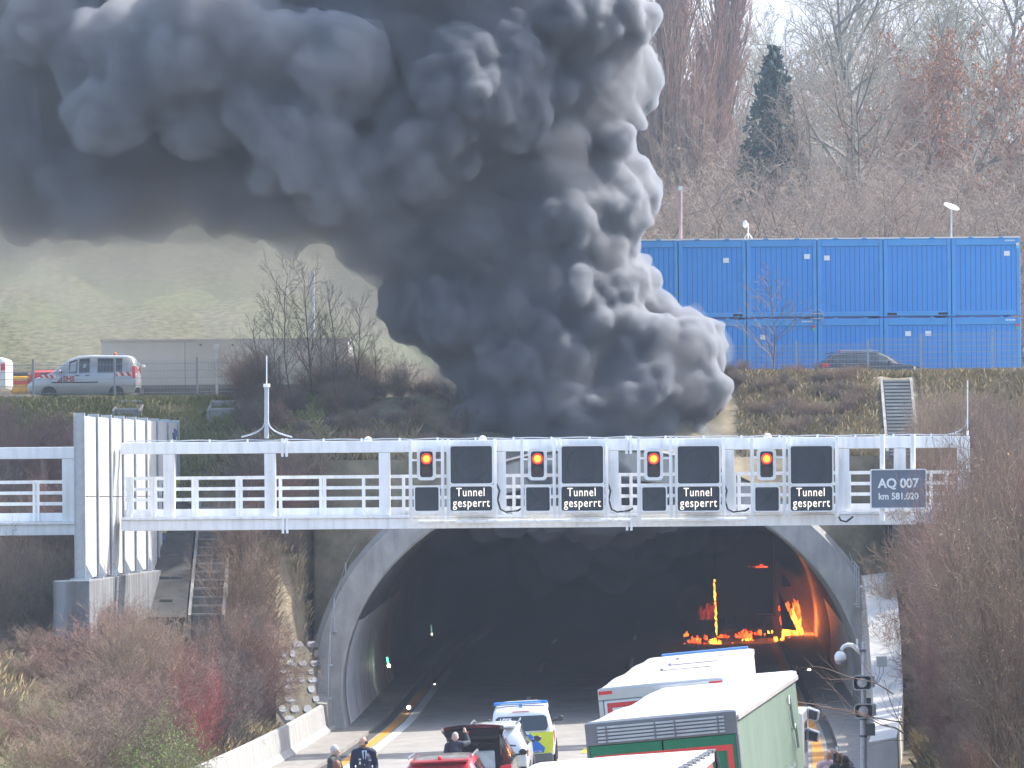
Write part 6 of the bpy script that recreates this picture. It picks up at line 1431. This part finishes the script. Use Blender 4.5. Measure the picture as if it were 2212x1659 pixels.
V4 = [(1000,1120,70,-3),(1100,1110,90,-2),(1220,1130,120,-1),(1350,1140,110,0),(1450,1120,100,0),(1540,1110,80,1),(1300,1200,90,4),(1180,1220,80,5),(1420,1190,70,5)]
plume('smoke', 'faint rolling smoke under the tunnel crown', V4, 139, .2, SM4, 1, ((2.5,2.2,'CLOUDS'),(1.0,1.0,'CLOUDS'),(.4,.4,'CLOUDS')), 1.0, 6)
V5 = [(300,470,200),(520,470,190),(700,520,170),(820,620,140),(40,330,260),(-40,100,240),(220,470,150),(420,480,140),(580,490,120),(720,560,110),(830,660,110),(920,760,90),(980,860,80),(40,470,170),(1010,930,70)]
SM5 = volm('faint_smoke', (.5,.49,.48), .09, .3)
plume('smoke', 'faint outer smoke fringe below the plume', V5, 140.5, .35, SM5, 1, ((2.8,1.8,'CLOUDS'),(1.2,.6,'CLOUDS')), 1.5, 14)
V6 = [(px, py, r*1.4) for px, py, r in V5]+[(900,860,110),(760,820,110),(1010,900,90)]
plume('smoke', 'thinnest outermost haze of smoke under the plume', V6, 141, .45, volm('thinnest_smoke', (.54,.525,.50), .025, .3), 1, ((3.5,2.4,'CLOUDS'),(1.4,1.0,'CLOUDS')), 1.5, 12)
g = MB(); rr = []
for y in frange(181, 297, 14): rr.append([(3.2+(x-3.2)*.985+XO(y), y, z*.985+.03+grade(y)) for x, z in arch(y)])
g.grid(rr, 0, True); n_ = len(rr[0]); g.f += [tuple(range(n_)), tuple(len(g.v)-1-i for i in range(n_))]; g.m += [0,0]
tag(g.build('smoke', volm('tunnel_depth_smoke', (.12,.12,.13), .12, 0)), 'black smoke filling the depth of the tunnel', 'smoke', kind='stuff')
g = MB(); rr = []
for y in frange(145, 180.5, 9): rr.append([(3.2+(x-3.2)*.98+XO(y), y, z*.98+.05+grade(y)) for x, z in arch(y)])
g.grid(rr, 0, True); n_ = len(rr[0]); g.f += [tuple(range(n_)), tuple(len(g.v)-1-i for i in range(n_))]; g.m += [0,0]
tag(g.build('smoke', volm('tunnel_front_smoke', (.02,.02,.025), .05, 0)), 'thin dark smoke hanging in the front of the tunnel', 'smoke', kind='stuff')
plume('smoke', 'thin smoke glowing orange around the burning lorry', [(1715,1335,62,3),(1690,1270,55,4),(1745,1275,50,3),(1530,1345,50,3),(1505,1310,45,4),(1640,1230,55,4),(1750,1350,40,2),(1560,1385,30,-2),(1620,1385,30,-2)], 170, .2, volm('fire_lit_smoke', (.75,.62,.5), .16, .1), 1, ((1.5,1.2,'CLOUDS'),(.6,.5,'CLOUDS')), .5, 8)
# ------------------------------------------------------------------ haze
HZ = volm('haze_air', (.66,.80,1.0), .00030, .2)
hz = MB().box((-1500, -30, -3), (1500, 2640, 570)).build('haze', HZ); tag(hz, kind='stuff')
